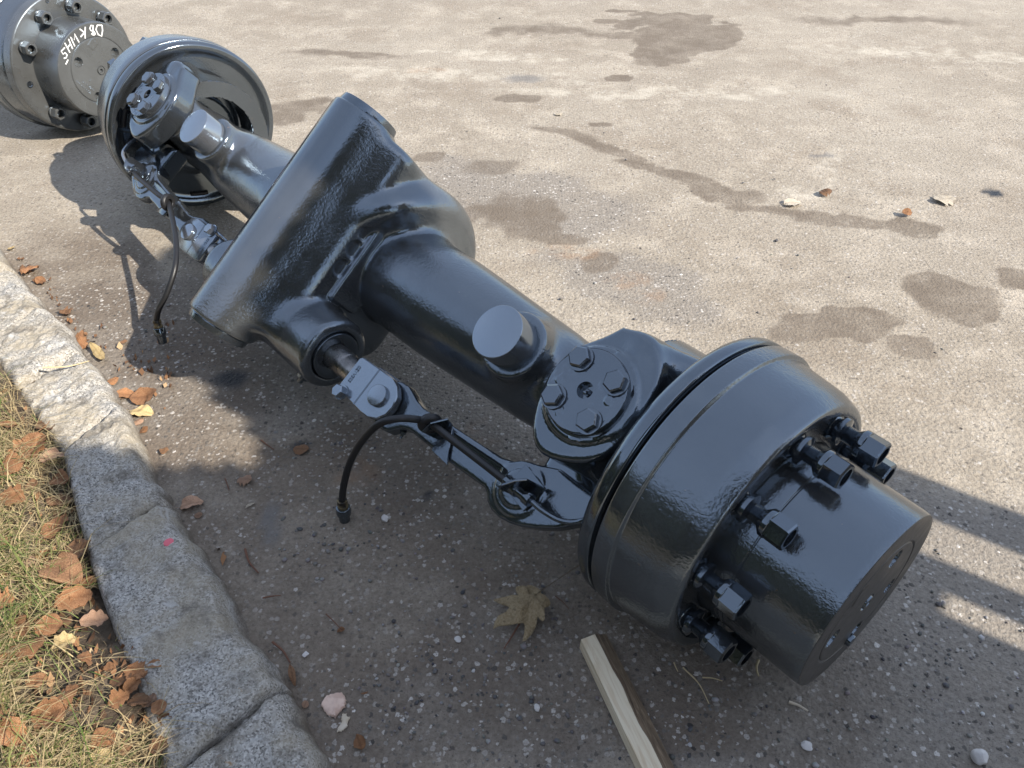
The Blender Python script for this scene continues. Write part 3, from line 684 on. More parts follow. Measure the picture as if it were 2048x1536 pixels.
# threaded stud with its cone collars
tp = [(.100, .0085)]
tp += [(.118, .0085), (.119, .0150), (.1245, .0165), (.128, .0125), (.1305, .0125), (.132, .0170), (.1365, .0170), (.1385, .0105)]
xx = .1395
while xx < .160: tp += [(xx, .0088), (xx + .0009, .0100)]; xx += .0018
tp += [(.178, .0092), (.178, 0)]
STUDM = lathe('wheel_stud', [(.1, 0)] + tp, 28, .0, smooth=30)
def nutmesh(len_=.027, rc=.0166):
    v = []; f = []; r_in = .0105; n = 6
    rings = [(-.004, rc * .80), (0.0, rc * 1.02), (.004, rc * 1.02)]
    col_ = lathe('c', [(-.006, .0100), (-.006, rc * .62), (0.0, rc * .98), (.0055, rc * .99), (.0065, rc * .9), (.0065, .0100)], 36, .0008)
    hv = []; hf = []
    ps = [(.005, rc), (len_ - .002, rc), (len_, rc * .90)]
    for x, r in ps: hv += [(x, r * cos(pi * k / 3), r * sin(pi * k / 3)) for k in range(6)]
    for i in range(2):
        for k in range(6): hf.append((i * 6 + k, (i + 1) * 6 + k, (i + 1) * 6 + (k + 1) % 6, i * 6 + (k + 1) % 6))
    # end face: hexagon to round bore, recessed
    b = len(hv); hv += [(len_, r_in * cos(2 * pi * k / 24), r_in * sin(2 * pi * k / 24)) for k in range(24)]
    hv += [(len_ - .008, r_in * cos(2 * pi * k / 24), r_in * sin(2 * pi * k / 24)) for k in range(24)]
    for k in range(6):
        o = 12 + k; o2 = 12 + (k + 1) % 6; seg = [b + (4 * k + j) % 24 for j in range(5)]
        hf.append([o] + seg[::1][::1] + [o2]) if False else hf.append([o2, o] + seg)
    for k in range(24): l = (k + 1) % 24; hf.append((b + k, b + l, b + 24 + l, b + 24 + k))
    h = mesh('n', hv, hf, 25)
    bm = bmesh.new(); bm.from_mesh(h); bmesh.ops.recalc_face_normals(bm, faces=bm.faces); bm.to_mesh(h); bm.free()
    return join('wheel_nut', [col_, h], 28)
NUTMESH = nutmesh()
def plate_slots(parent, mx):
    for ang in (62, 14, -40):
        path = [(.0010, .158 * cos(radians(ang + d)), .158 * sin(radians(ang + d))) for d in np.linspace(-7, 7, 9)]
        obj('inspection_slot', tube('inspection_slot', path, .0055, 8), RUBBER, parent, mx)
def wheel(side, root, mx, studs=True):
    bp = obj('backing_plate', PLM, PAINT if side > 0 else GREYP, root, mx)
    plate_slots(bp, Matrix.Identity(4))
    dr = obj('brake_drum', DRM, CAST, root, mx)
    hb = obj('wheel_hub', HUBM, None, root, mx)
    if studs:
        for k in range(10):
            a = radians(17 + 36 * k)
            st = obj('wheel_stud', STUDM, NUTM, root, mx @ T(0, .1425 * cos(a), .1425 * sin(a)))
            obj('wheel_nut', NUTMESH, NUTM, st, T(.1570, 0, 0) @ RX(k * .7))
PX = L2 - KX
wheel(1, AX, T(KX, 0, 0) @ RZ(ST_N) @ T(PX, 0, 0))
wheel(-1, AX, T(-KX, 0, 0) @ RZ(pi + ST_F) @ T(PX, 0, 0))
# marks on the near hub's end face: a row of plugs seen edge-on
mxN = T(KX, 0, 0) @ RZ(ST_N) @ T(PX, 0, 0)
for y_, z_ in ((-.045, -.06),):
    obj('end_plug', lathe('end_plug', [(.250, 0), (.250, .008), (.2585, .0075), (.2585, 0)], 20, .001), NUTM, AX, mxN @ T(0, y_, z_))

# ---- brake hoses and pipes (given as photo positions with heights where they are free)
def L(px, py, z): return WL(G(px, py, z))
def hose(name, pts, end_dir, r=.0052):
    h = obj(name, tube(name, catmull(pts, 10), r, 16), RUBBER, AX)
    a = np.array(pts[-1]); b = a + np.array(end_dir)
    d = np.array(end_dir); ln = np.linalg.norm(d); d = d / ln
    q = Vector(d).to_track_quat('X', 'Z').to_matrix().to_4x4()
    obj('hose_collar', lathe('hose_collar', [(0, 0), (0, .0075), (.006, .0078), (.0065, .0066), (.010, .0066), (.010, .008), (.016, .008), (.016, 0)], 24, .0004), BRASS, h, T(*a) @ q)
    obj('hose_end', join('hose_end', [lathe('e', [(.015, 0), (.015, .0105), (.024, .0112), (.030, .0105), (.030, .0085), (.046, .008), (.046, 0)], 24, .001)], 35), NUTM, h, T(*a) @ q)
gx = lambda s: (.430 * s, -.1525, .114)
def world_of(l): return np.array(AX.matrix_world @ Vector(l))
# near hose
pN = [(.588, -.146, .118), (.54, -.1475, .118), (.48, -.150, .116), gx(1)]
zr = world_of(gx(1))[2]
def free(px, py, z): return L(px, py, z)
pN += [free(826, 838, zr + .012), free(790, 838, zr + .018), free(755, 850, zr + .006), free(722, 885, zr - .03), free(700, 925, zr - .07), free(688, 968, zr - .11), free(684, 1000, zr - .14)]
e1 = np.array(free(690, 1042, zr - .185)); a1 = np.array(pN[-1])
hose('brake_hose', pN, (e1 - a1))
pF = [(-.588, -.146, .118), (-.575, -.150, .124), (-.52, -.1515, .122), (-.47, -.152, .118), gx(-1)]
zf = world_of(gx(-1))[2]
pF += [free(345, 440, zf - .005), free(352, 485, zf - .015), free(350, 535, zf - .035), free(334, 585, zf - .07), free(318, 618, zf - .10), free(313, 640, zf - .125)]
e1 = np.array(free(322, 672, zf - .155)); a1 = np.array(pF[-1])
hose('brake_hose', pF, (e1 - a1))
for s in (1, -1):
    un = obj('hose_union', lathe('hose_union', [(-.012, 0), (-.012, .0065), (-.002, .0065), (-.002, .0095), (.012, .0095), (.012, .007), (.024, .007), (.024, .0085), (.034, .0085), (.034, 0)], 18, .0005), NUTM, AX, T(.594 * s, -.1455, .118) @ RZ(0 if s > 0 else pi))
    pp = [(.625, -.145, .118), (.65, -.145, .117), (.672, -.141, .108), (.690, -.128, .104), (.705, -.108, .112), (.722, -.09, .118)]
    if s < 0: pp = [(-.625, -.145, .118), (-.645, -.143, .120), (-.668, -.132, .125), (-.682, -.112, .120), (-.700, -.092, .105), (-.722, -.08, .09)]
    obj('brake_pipe', tube('brake_pipe', catmull(pp, 8), .0036, 12), PAINT if s > 0 else PINM, AX)

# ================================================================== SECOND AXLE (its hub faces the camera)
A2 = bpy.data.objects.new('drive_axle', None); COL.objects.link(A2)
yaw2 = -.5528; f2 = Vector((-1.1083, 2.1866, .1895)); d2 = Vector((cos(yaw2), sin(yaw2), 0))
HS = 1.045                                                     # its hub cylinder is a touch wider
M2 = T(*(f2 - d2 * .2533)) @ RZ(yaw2)
A2.matrix_world = M2; A2['label'] = 'second axle at the upper left, its wheel hub face marked with white hand lettering'; A2['category'] = 'axle'
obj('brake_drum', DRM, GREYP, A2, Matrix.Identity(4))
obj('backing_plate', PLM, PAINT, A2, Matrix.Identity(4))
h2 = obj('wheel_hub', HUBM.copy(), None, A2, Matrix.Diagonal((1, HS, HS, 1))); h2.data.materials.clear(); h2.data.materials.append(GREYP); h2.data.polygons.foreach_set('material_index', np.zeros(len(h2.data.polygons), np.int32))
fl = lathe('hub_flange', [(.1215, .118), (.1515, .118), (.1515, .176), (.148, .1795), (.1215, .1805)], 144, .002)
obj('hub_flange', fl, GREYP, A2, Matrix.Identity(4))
for k in range(10):
    a = radians(4.6 + 36 * k)
    mm_ = T(0, .1471 * cos(a), .1471 * sin(a))
    if k == 5:
        obj('empty_stud_hole', lathe('empty_stud_hole', [(.1512, .0), (.1512, .0072), (.1535, .0085), (.1535, .0065), (.1518, .005), (.1518, 0)], 24, .0003), NUTM, A2, mm_); continue
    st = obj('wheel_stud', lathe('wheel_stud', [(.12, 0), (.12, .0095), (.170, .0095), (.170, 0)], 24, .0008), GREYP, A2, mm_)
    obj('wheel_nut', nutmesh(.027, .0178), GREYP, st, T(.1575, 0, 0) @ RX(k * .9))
obj('flange_hole', lathe('flange_hole', [(.1513, 0), (.1513, .0038), (.1528, .0046), (.1528, .0036), (.1517, .003), (.1517, 0)], 18, .0002), NUTM, A2, T(0, .167 * cos(radians(98)), .167 * sin(radians(98))))
obj('axle_tube', lathe('axle_tube', [(.004, .0), (.004, .09), (-.10, .085), (-.20, .07), (-.75, .075), (-.85, .14), (-1.05, .16), (-1.2, .12), (-1.2, 0)], 64, .02), CAST, A2, Matrix.Identity(4))
strokes = dict(O=[(0.0433, 0.1054), (0.0299, 0.1086), (0.0224, 0.0998), (0.0245, 0.0864), (0.0326, 0.0801), (0.0405, 0.0937), (0.0433, 0.1054)],
    amp=[(0.0085, 0.0885), (0.0185, 0.1115), (0.0130, 0.1125), (0.0065, 0.1060), (0.0075, 0.1010), (0.0150, 0.0965), (0.0175, 0.0905), (0.0125, 0.0880), (0.0060, 0.0935)],
    K1=[(-0.0215, 0.1120), (-0.0105, 0.0990)], K2=[(-0.0045, 0.1130), (-0.0105, 0.0990), (-0.0150, 0.0865)], K3=[(-0.0110, 0.1010), (-0.0260, 0.0930)],
    M=[(-0.0350, 0.0820), (-0.0400, 0.1045), (-0.0455, 0.0900), (-0.0530, 0.1000), (-0.0500, 0.0760)],
    H1=[(-0.0600, 0.0970), (-0.0580, 0.0715)], H2=[(-0.0735, 0.0905), (-0.0685, 0.0650)], H3=[(-0.0590, 0.0840), (-0.0710, 0.0775)],
    f1=[(-0.0770, 0.0800), (-0.0900, 0.0740), (-0.0880, 0.0660), (-0.0815, 0.0680), (-0.0780, 0.0620), (-0.0830, 0.0560), (-0.0900, 0.0560)], dash=[(-0.0795, 0.0504), (-0.0902, 0.0412)])
ms = []
for k, p in strokes.items():
    # flat brush strokes a hair above the painted face
    p3 = [(.2537, y, z) for y, z in p]
    m_ = tube('s', p3, .0017, 8); 
    for v_ in m_.vertices: v_.co.x = .2534 + (v_.co.x - .2537) * .25
    ms.append(m_)
obj('hand_lettering', join('hand_lettering', ms, 60), MARK, A2, Matrix.Identity(4))
def cast_text(body, y, z, size, rot):
    fc = bpy.data.curves.new('cast_text', 'FONT'); fc.body = body; fc.size = size; fc.extrude = .0006; fc.align_x = 'CENTER'; fc.align_y = 'CENTER'
    tmp = bpy.data.objects.new('tmp', fc); COL.objects.link(tmp); dg = bpy.context.evaluated_depsgraph_get()
    tm = bpy.data.meshes.new_from_object(tmp.evaluated_get(dg)); bpy.data.objects.remove(tmp)
    B = Matrix(((0, 0, 1, .2536), (1, 0, 0, y), (0, 1, 0, z), (0, 0, 0, 1)))
    obj('cast_text', tm, PINM, A2, B @ RZ(rot))
cast_text('34 4 3044', -.050, -.026, .010, radians(-54)); cast_text('819 144 4758', -.064, -.025, .009, radians(-57)); cast_text('2', -.040, -.014, .010, radians(-54))

# ================================================================== LOOSE THINGS
# ---- batten
c0, c1 = np.array(G(1187, 1287, .0)), np.array(G(1330, 1580, .0))
dirb = c1 - c0; lb = np.linalg.norm(dirb) + .15; ab = atan2(dirb[1], dirb[0])
BT = bpy.data.objects.new('wooden_batten', None); COL.objects.link(BT); BT.matrix_world = T(*c0) @ RZ(ab)
BT['label'] = 'split wooden batten with one pale sawn face lying in front of the hub'; BT['category'] = 'wood'
def batten():
    n = 40; V = []; F = []
    for i in range(n):
        x = lb * i / (n - 1); k = .0012 * vnoise(np.array([x * 40.]), np.array([0.]), 31)[0]; j = .002 * vnoise(np.array([x * 25.]), np.array([5.]), 32)[0]
        wd = .0195 + .004 * x
        V += [(x, -wd, 0), (x, wd * .95 + j, 0), (x, wd * .9 + j, .012 + k), (x, .001 + k * 2, .0215 + k), (x, -wd + .001, .0195 + k)]
    for i in range(n - 1):
        for q in range(5):
            r = (q + 1) % 5; F.append((i * 5 + q, i * 5 + r, (i + 1) * 5 + r, (i + 1) * 5 + q))
    F += [(4, 3, 2, 1, 0), tuple((n - 1) * 5 + q for q in range(5))]
    return V, F
bv, bf = batten(); bmesh_ = mesh('batten_body', bv, bf, 25)
bmesh_.materials.append(WOOD); bmesh_.materials.append(BARK)
for p in bmesh_.polygons:
    c = p.center
    if p.normal.y > .25 and len(p.vertices) == 4: p.material_index = 1
o_ = obj('batten_body', bmesh_, None, BT)
bm = bmesh.new(); bm.from_mesh(bmesh_); bmesh.ops.recalc_face_normals(bm, faces=bm.faces); bm.to_mesh(bmesh_); bm.free()

# ---- leaves
def leaf_mesh(kind, curl, seed):
    rg = np.random.default_rng(seed); n = 15
    if kind == 'maple':
        rad = [(0, .30), (18, .52), (30, .34), (48, .95), (62, .50), (75, .62), (90, 1.05), (105, .62), (118, .50), (132, .95), (150, .34), (162, .52), (180, .30), (225, .30), (262, .12), (278, .12), (315, .30)]
        th = np.radians([a for a, _ in rad]); rr = np.array([b for _, b in rad]) * .5
        th2 = np.linspace(0, 2 * pi, 72, endpoint=False); r2 = np.interp(th2, np.append(th, 2 * pi), np.append(rr, rr[0]))
        rings = 7; V = [(0, 0, 0)]; F = []
        for i in range(1, rings + 1):
            for a, q in zip(th2, r2): V.append((q * i / rings * cos(a), q * i / rings * sin(a), 0))
        for k in range(72): F.append((0, 1 + k, 1 + (k + 1) % 72))
        for i in range(rings - 1):
            for k in range(72): a = 1 + i * 72; F.append((a + k, a + 72 + k, a + 72 + (k + 1) % 72, a + (k + 1) % 72))
    else:
        V = []; F = []; m_ = 7
        for i in range(n):
            u = i / (n - 1); x = u - .5
            wd = {'ovate': .36 * (sin(pi * u ** .8) ** .75), 'long': .13 * sin(pi * u) ** .8, 'round': .46 * sin(pi * u) ** .55, 'lobed': .40 * sin(pi * u) ** .6 * (.72 + .38 * abs(sin(3.3 * pi * u + .6))), 'ragged': .40 * sin(pi * u) ** .6 * (1 + .35 * rg.uniform(-1, 1))}[kind] + .004
            for j in range(m_): V.append((x, wd * (2 * j / (m_ - 1) - 1), 0))
        for i in range(n - 1):
            for j in range(m_ - 1): a = i * m_ + j; F.append((a, a + m_, a + m_ + 1, a + 1))
    V = np.array(V, float); x, y = V[:, 0].copy(), V[:, 1].copy()
    # ragged margin, side veins, then real bending
    lim = np.abs(y).max() + 1e-6; V[:, 1] *= 1 + .16 * vnoise(x * 13 + seed, y * 3, seed + 3); V[:, 0] += .05 * vnoise(y * 7, x * 2 + seed, seed + 4)
    vein = np.exp(-(y / .018) ** 2) + .5 * np.exp(-((np.mod(x * 6 + np.abs(y) * 5, 1) - .5) / .10) ** 2)
    x, y = V[:, 0].copy(), V[:, 1].copy()
    z = .13 * curl * vnoise(x * 5 + seed, y * 5, seed) + .08 * vnoise(x * 12 + seed, y * 12, seed + 1) - .012 * vein
    ky = rg.uniform(.4, 2.2) * curl * rg.choice([1, 1, -1]); kx = rg.uniform(-1.2, 1.8) * curl; tw = rg.uniform(-.9, .9) * curl
    r0 = (1 / ky) - z; y2 = np.sin(ky * y) * r0; z2 = 1 / ky - np.cos(ky * y) * r0
    if abs(kx) < .15: kx = .15
    r1 = (1 / kx) - z2; x3 = np.sin(kx * x) * r1; z3 = 1 / kx - np.cos(kx * x) * r1
    c_, s_ = np.cos(tw * x), np.sin(tw * x); V = np.stack([x3, y2 * c_ - z3 * s_ * .5, z3 * c_ + y2 * s_], 1)
    V[:, 2] -= V[:, 2].min()
    nv = len(V); V2 = V.copy(); V2[:, 2] += .010; FF = [tuple(f) for f in F] + [tuple(nv + i for i in f)[::-1] for f in F]
    V = np.concatenate([V2, V]); FF = [f[::-1] for f in FF]; vein = np.concatenate([vein, vein])
    if kind != 'long':
        # stalk
        o = len(V); e = V2[np.argmin(x)]; e = e if kind != 'maple' else V2[0]; dv = np.array([-.34, .06, -.02]) if kind != 'maple' else np.array([.05, -.62, .03])
        for k in range(4):
            p = e + dv * k / 3 + np.array([0, .03, 0]) * sin(k); V = np.concatenate([V, [p + [0, .008, 0], p - [0, .008, 0], p + [0, 0, .014]]]); vein = np.append(vein, [.8] * 3)
        for k in range(3):
            for q in range(3): a = o + 3 * k; FF.append((a + q, a + (q + 1) % 3, a + 3 + (q + 1) % 3, a + 3 + q))
    V[:, 2] -= V[:, 2].min()
    m = mesh('leaf', V, FF, 175)
    at = m.attributes.new('vein', 'FLOAT', 'POINT'); at.data.foreach_set('value', np.clip(vein, 0, 1).astype(np.float32)); return m
LM = {}
def get_leaf(kind, curl, s):
    k = (kind, curl, s % 9)
    if k not in LM: LM[k] = leaf_mesh(kind, curl, 11 + s % 9 + int(curl * 10))
    return LM[k]
def leaf(px, py, size_px, mat, kind, curl, label, seed, z=None, rot=None, group=None, name='fallen_leaf', cat='leaf', tilt=None):
    zz = 0.0 if z is None else z
    x, y, _ = G(px, py, zz)
    if z is None and inside(x, y) > -.005: 
        for _ in range(3): zz = vz(x, y) + .012; x, y, _q = G(px, py, zz)
    dist = sqrt(x * x + y * y + (CAMH - zz) ** 2); sz = size_px / FPX * dist * 1.05
    rg = random.Random(seed); r = rg.uniform(0, 2 * pi) if rot is None else rot
    tl = (rg.uniform(-.25, .25), rg.uniform(-.25, .25)) if tilt is None else tilt
    m = get_leaf(kind, curl, seed).copy()
    o = obj(name, m, mat, None, T(x, y, zz + .001 + (abs(tl[0]) + abs(tl[1])) * sz * .2) @ RZ(r) @ RX(tl[0]) @ RY(tl[1]) @ Matrix.Diagonal((sz, sz, sz, 1)), label, cat, group)
    return o
# street side, one by one
leaf(1066, 1222, 180, L_MA, 'maple', 1.1, 'curled olive brown maple leaf lying near the end of the wooden batten', 3, rot=2.2, name='maple_leaf', tilt=(.12, -.1))
def scrap(name, pts, mat, label, cat, h):
    P_ = np.array([G(a, b)[:2] for a, b in pts]); c = P_.mean(0); n_ = len(P_)
    Q = []
    for k in range(n_):
        for u_ in np.linspace(0, 1, 5, endpoint=False): Q.append(P_[k] * (1 - u_) + P_[(k + 1) % n_] * u_ + RNG.normal(0, .0006, 2))
    Q = np.array(Q) - c; V = [(0, 0, h * 1.6)]; F = []; m_ = len(Q)
    for sc_, z_ in ((.55, h * 1.3), (.92, h * 1.0), (1., h * .5), (1., 0)):
        V += [(q[0] * sc_, q[1] * sc_, z_ + h * .9 * vnoise(np.array([q[0] * 130.]), np.array([q[1] * 130. + sc_ * 3]), 77)[0] * (z_ > 0)) for q in Q]
    for k in range(m_): F.append((0, 1 + k, 1 + (k + 1) % m_))
    for r_ in range(3):
        for k in range(m_): a = 1 + r_ * m_; F.append((a + k, a + m_ + k, a + m_ + (k + 1) % m_, a + (k + 1) % m_))
    m = mesh(name, V, F, 50)
    bm = bmesh.new(); bm.from_mesh(m); bmesh.ops.recalc_face_normals(bm, faces=bm.faces); bm.to_mesh(m); bm.free()
    obj(name, m, mat, None, T(c[0], c[1], .0005), label, cat)
fz = lambda l: [(500 + a / 2.866, 1000 + b / 2.866) for a, b in l]
scrap('bark_flake', fz([(412, 1170), (440, 1128), (500, 1110), (535, 1112), (553, 1150), (545, 1190), (515, 1215), (492, 1250), (455, 1240), (425, 1215)]), PFLAKE, 'large pale pink flake lying on the ground near the kerb', 'flake', .004)
scrap('leaf_scrap', fz([(530, 1230), (555, 1228), (560, 1250), (578, 1245), (560, 1275), (556, 1305), (530, 1325), (500, 1335), (505, 1310), (522, 1290), (525, 1262)]), L_PALE, 'small ragged pale scrap below the large pink flake', 'leaf', .002)
leaf(720, 1487, 30, L_OR, 'ovate', 1.1, 'crumpled rust orange leaf alone below the pink flake', 7)
leaf(611, 1410, 13, L_PK, 'round', .4, 'tiny pink scrap left of the large pink flake', 8, name='leaf_scrap')
leaf(385, 1012, 42, L_PK, 'ovate', 1.1, 'folded pinkish leaf at the foot of the shaded kerb', 9, rot=.3)
leaf(397, 1032, 14, L_PK, 'round', .6, 'tiny pinkish leaf just below the folded pinkish one', 10)
leaf(492, 965, 30, L_PK, 'ragged', .8, 'small ragged pinkish leaf just below the sunlit patch', 11)
leaf(603, 902, 30, L_BR, 'round', .5, 'brown round leaf at the right end of the sunlit patch', 12)
leaf(501, 1013, 22, L_PALE, 'long', .5, 'tiny pale willow-shaped leaf on the dirt right of the folded pinkish leaf', 13, rot=.8)
leaf(200, 712, 60, L_YE, 'long', .9, 'long pale yellow leaf propped against the kerb edge', 14, rot=-.9, tilt=(.3, .1))
leaf(295, 800, 52, L_OR, 'ovate', .9, 'pale orange leaf on top of the small pile beside the kerb', 15, rot=.2)
leaf(285, 828, 44, L_YE, 'ovate', .9, 'yellow leaf under the pale orange one beside the kerb', 16, rot=-.2)
leaf(252, 792, 34, L_OR, 'ovate', .9, 'bright orange leaf at the kerb left of the small leaf pile', 17, rot=.1)
leaf(278, 846, 20, L_PK, 'round', .8, 'little pinkish leaf below the yellow leaf at the kerb', 19)
leaf(289, 862, 18, L_OR, 'ovate', 1., 'small curled orange leaf at the kerb below the leaf pile', 18)
leaf(157, 690, 42, L_OR, 'ragged', .9, 'orange leaf lying at the kerb left of the long pale yellow leaf', 20)
leaf(226, 765, 24, L_OR, 'ovate', 1., 'small orange leaf at the kerb below the long pale yellow leaf', 21)
leaf(62, 546, 34, L_OR, 'ragged', .9, 'orange leaf at the upper end of the kerb', 22)
leaf(84, 566, 22, L_OR, 'ovate', 1., 'small bright orange leaf just below the uppermost kerb leaf', 23)
leaf(23, 499, 14, L_YE, 'ovate', .8, 'tiny yellow leaf topmost along the kerb', 24)
leaf(133, 628, 26, L_BR, 'ragged', .9, 'brown leaf fragment midway along the sunlit kerb', 25)
leaf(328, 905, 20, L_BR, 'ovate', 1., 'small brown leaf in the kerb corner above the folded pinkish leaf', 26)
leaf(586, 1352, 44, L_BR, 'long', 1.0, 'shrivelled brown leaf in the gutter beside the lowest kerb stone', 27, rot=-1.2)
leaf(1585, 409, 34, L_PALE, 'ovate', .4, 'flat bleached leaf on the sunlit concrete right of the axle', 28, rot=.1, tilt=(0, 0))
leaf(1650, 389, 24, L_BR, 'ragged', 1.1, 'crumpled dark brown leaf on the sunlit concrete', 29)
leaf(1887, 403, 38, L_PALE, 'ragged', .5, 'lobed bleached leaf near the round black oil spot', 30, tilt=(0, 0))
leaf(1812, 430, 20, L_OR, 'ovate', 1.2, 'small upright orange leaf left of the lobed bleached leaf', 31, tilt=(.6, .2))
leaf(1117, 229, 15, L_PALE, 'ragged', .4, 'tiny white scrap on the sunlit concrete above the beam', 32, name='leaf_scrap', cat='leaf', tilt=(0, 0))
leaf(682, 1262, 15, L_OR, 'ovate', 1., 'tiny orange seed leaf with a long stalk left of the maple leaf', 33)
leaf(730, 1388, 14, L_OR, 'long', .8, 'tiny orange sliver above the crumpled rust orange leaf', 34)
# verge leaves
vl = [(70, 820, 62, L_OR), (92, 862, 46, L_BR), (58, 905, 70, L_OR), (24, 935, 50, L_OR), (126, 965, 44, L_OR), (72, 905, 60, L_OR), (28, 1000, 42, L_OR), (122, 1008, 44, L_BR), (118, 1060, 58, L_OR), (154, 1112, 66, L_BR), (128, 1152, 82, L_BR),
      (178, 1165, 28, L_OR), (150, 1205, 58, L_OR), (190, 1245, 42, L_PK), (48, 1262, 50, L_OR), (103, 1256, 54, L_OR), (60, 1302, 54, L_OR), (130, 1290, 40, L_YE), (75, 1365, 38, L_OR), (140, 1395, 42, L_OR), (108, 1432, 62, L_OR), (24, 1468, 62, L_OR), (36, 1518, 48, L_OR),
      (212, 1488, 50, L_OR), (205, 1518, 40, L_YE), (274, 1347, 40, L_OR), (309, 1334, 28, L_OR), (246, 1364, 40, L_BR), (265, 1376, 34, L_OR), (240, 1402, 36, L_OR), (281, 1408, 40, L_BR), (318, 1420, 34, L_OR), (330, 1442, 26, L_OR), (300, 1405, 30, L_PK), (320, 1495, 34, L_BR),
      (4, 705, 24, L_OR), (6, 725, 20, L_OR), (8, 1205, 44, L_OR), (4, 1330, 44, L_OR), (252, 1500, 24, L_BR), (220, 1337, 22, L_OR), (8, 1440, 40, L_BR), (96, 1116, 30, L_OR), (58, 1130, 28, L_PK), (20, 855, 34, L_OR), (66, 975, 30, L_BR), (60, 1528, 40, L_OR), (375, 1522, 40, L_OR), (106, 920, 40, L_PK), (44, 780, 30, L_OR), (14, 1090, 30, L_OR), (170, 1320, 26, L_OR)]
vlab = {(154, 1112): 'brown heart-shaped leaf at the verge edge beside the marked kerb stone', (128, 1152): 'largest broad brown leaf on the verge beside the kerb', (375, 1522): 'orange leaf at the bottom beside the lowest kerb stone',
        (190, 1245): 'pinkish leaf lying where the verge meets the hollow of bare earth', (212, 1488): 'upright orange leaf standing in dry grass at the bottom of the verge', (205, 1518): 'yellow leaf below the upright orange leaf at the bottom of the verge'}
ORD = ['first', 'second', 'third', 'fourth', 'fifth', 'sixth', 'seventh', 'eighth', 'ninth', 'tenth', 'eleventh', 'twelfth', 'thirteenth', 'fourteenth', 'fifteenth', 'sixteenth', 'seventeenth', 'eighteenth', 'nineteenth', 'twentieth'] + ['twenty-' + q for q in ('first', 'second', 'third', 'fourth', 'fifth', 'sixth', 'seventh', 'eighth', 'ninth')] + ['thirtieth'] + ['thirty-' + q for q in ('first', 'second', 'third', 'fourth', 'fifth', 'sixth', 'seventh', 'eighth', 'ninth')]
vl.sort(key=lambda q: q[1]); ocount = {}
for i, (px, py, sz, mt) in enumerate(vl):
    kinds = ['ovate', 'lobed', 'ragged', 'lobed', 'ovate']
    lab = vlab.get((px, py)); nm = {id(L_OR): 'orange', id(L_BR): 'brown', id(L_PK): 'pinkish', id(L_YE): 'yellow'}[id(mt)]
    leaf(px, py, sz, mt, kinds[i % 5], [.7, .9, 1.1][i % 3], lab or ('dry %s leaf among the verge grass, %s of its colour from the top' % (nm, ORD[ocount.setdefault(nm, 0)])), 100 + i, group=None if lab else 'dry %s leaves scattered on the verge' % nm, tilt=(random.uniform(-.35, .35), random.uniform(-.3, .3)))
    if not lab: ocount[nm] += 1
# ---- pebbles, flakes, twigs, straws
def pebble(px, py, size, mat, label, seed, flat=.65):
    x, y, _ = G(px, py); d = sqrt(x * x + y * y + CAMH ** 2); r = size / FPX * d / 2; rg = np.random.default_rng(seed)
    bm = bmesh.new(); bmesh.ops.create_icosphere(bm, subdivisions=3, radius=1)
    for v in bm.verts:
        k = 1 + .28 * vnoise(np.array([v.co.x * 1.6 + seed]), np.array([v.co.y * 1.6]), seed, np.array([v.co.z * 1.6]))[0] * 2
        v.co = Vector((v.co.x * r * k * rg.uniform(.995, 1.005), v.co.y * r * k * .82, v.co.z * r * k * flat))
    m = bpy.data.meshes.new('pebble'); bm.to_mesh(m); bm.free(); m.shade_smooth(); m.set_sharp_from_angle(angle=radians(28))
    obj('pebble', m, mat, None, T(x, y, r * flat * .8) @ RZ(seed), label, 'stone')
pebble(1956, 1518, 30, WSTONE, 'white stone chip lying alone at the lower right', 1)
pebble(771, 1040, 17, WSTONE, 'single pale round pebble right of the near hose end', 2)
pebble(1612, 1493, 20, WSTONE, 'flat pale stone chip below the hub', 3, .3)
pebble(611, 1310, 12, WSTONE, 'small white pebble between kerb and pink flake', 4, .5)
pebble(1074, 1417, 14, WSTONE, 'white pebble left of the wooden batten', 5)
pebble(916, 1205 + 75, 14, WSTONE, 'grey white pebble on the shaded ground left of the maple leaf', 6, .5)
def stick(px0, py0, px1, py1, w, mat, label, name, cat, seed, h=.004):
    a, b = np.array(G(px0, py0, h)), np.array(G(px1, py1, h * .7)); mid = (a + b) / 2 + np.array([(b - a)[1], -(b - a)[0], 0]) * random.Random(seed).uniform(-.12, .12)
    p = catmull([a, mid, b], 6); n = len(p); obj(name, tube(name, p, [w * (1 - .5 * i / n) for i in range(n)], 8), mat, None, None, label, cat)
stick(1366, 1335, 1418, 1407, .0011, STRAW, 'longest pale straw on the ground below the brake drum', 'straw', 'straw', 1)
stick(1517, 1320, 1517, 1352, .0018, STRAW, 'short upright pale straw tucked under the hub', 'straw', 'straw', 2)
stick(1405, 1355, 1445, 1362, .001, STRAW, 'short pale straw lying across under the hub', 'straw', 'straw', 3)
stick(1578, 1404, 1616, 1422, .002, L_PALE, 'flat pale sliver of wood below the hub', 'wood_sliver', 'sliver', 4)
stick(1348, 1325, 1356, 1343, .001, STRAW, 'tiniest straw just left of the other straws under the drum', 'straw', 'straw', 5)
stick(490, 1098, 517, 1146, .0018, TWIG, 'reddish twig on the dirt beside the marked kerb stone', 'twig', 'twig', 6)
stick(525, 1196, 562, 1191, .0012, TWIG, 'thin short twig on the dirt below the reddish one', 'twig', 'twig', 7)
stick(545, 1284, 580, 1325, .0018, TWIG, 'dark twig in the gutter above the shrivelled leaf', 'twig', 'twig', 8)
stick(450, 957, 458, 980, .001, TWIG, 'tiny twig just below the sunlit patch', 'twig', 'twig', 9)
stick(522, 880, 548, 899, .0012, TWIG, 'thin twig lying in the sunlit patch', 'twig', 'twig', 10)
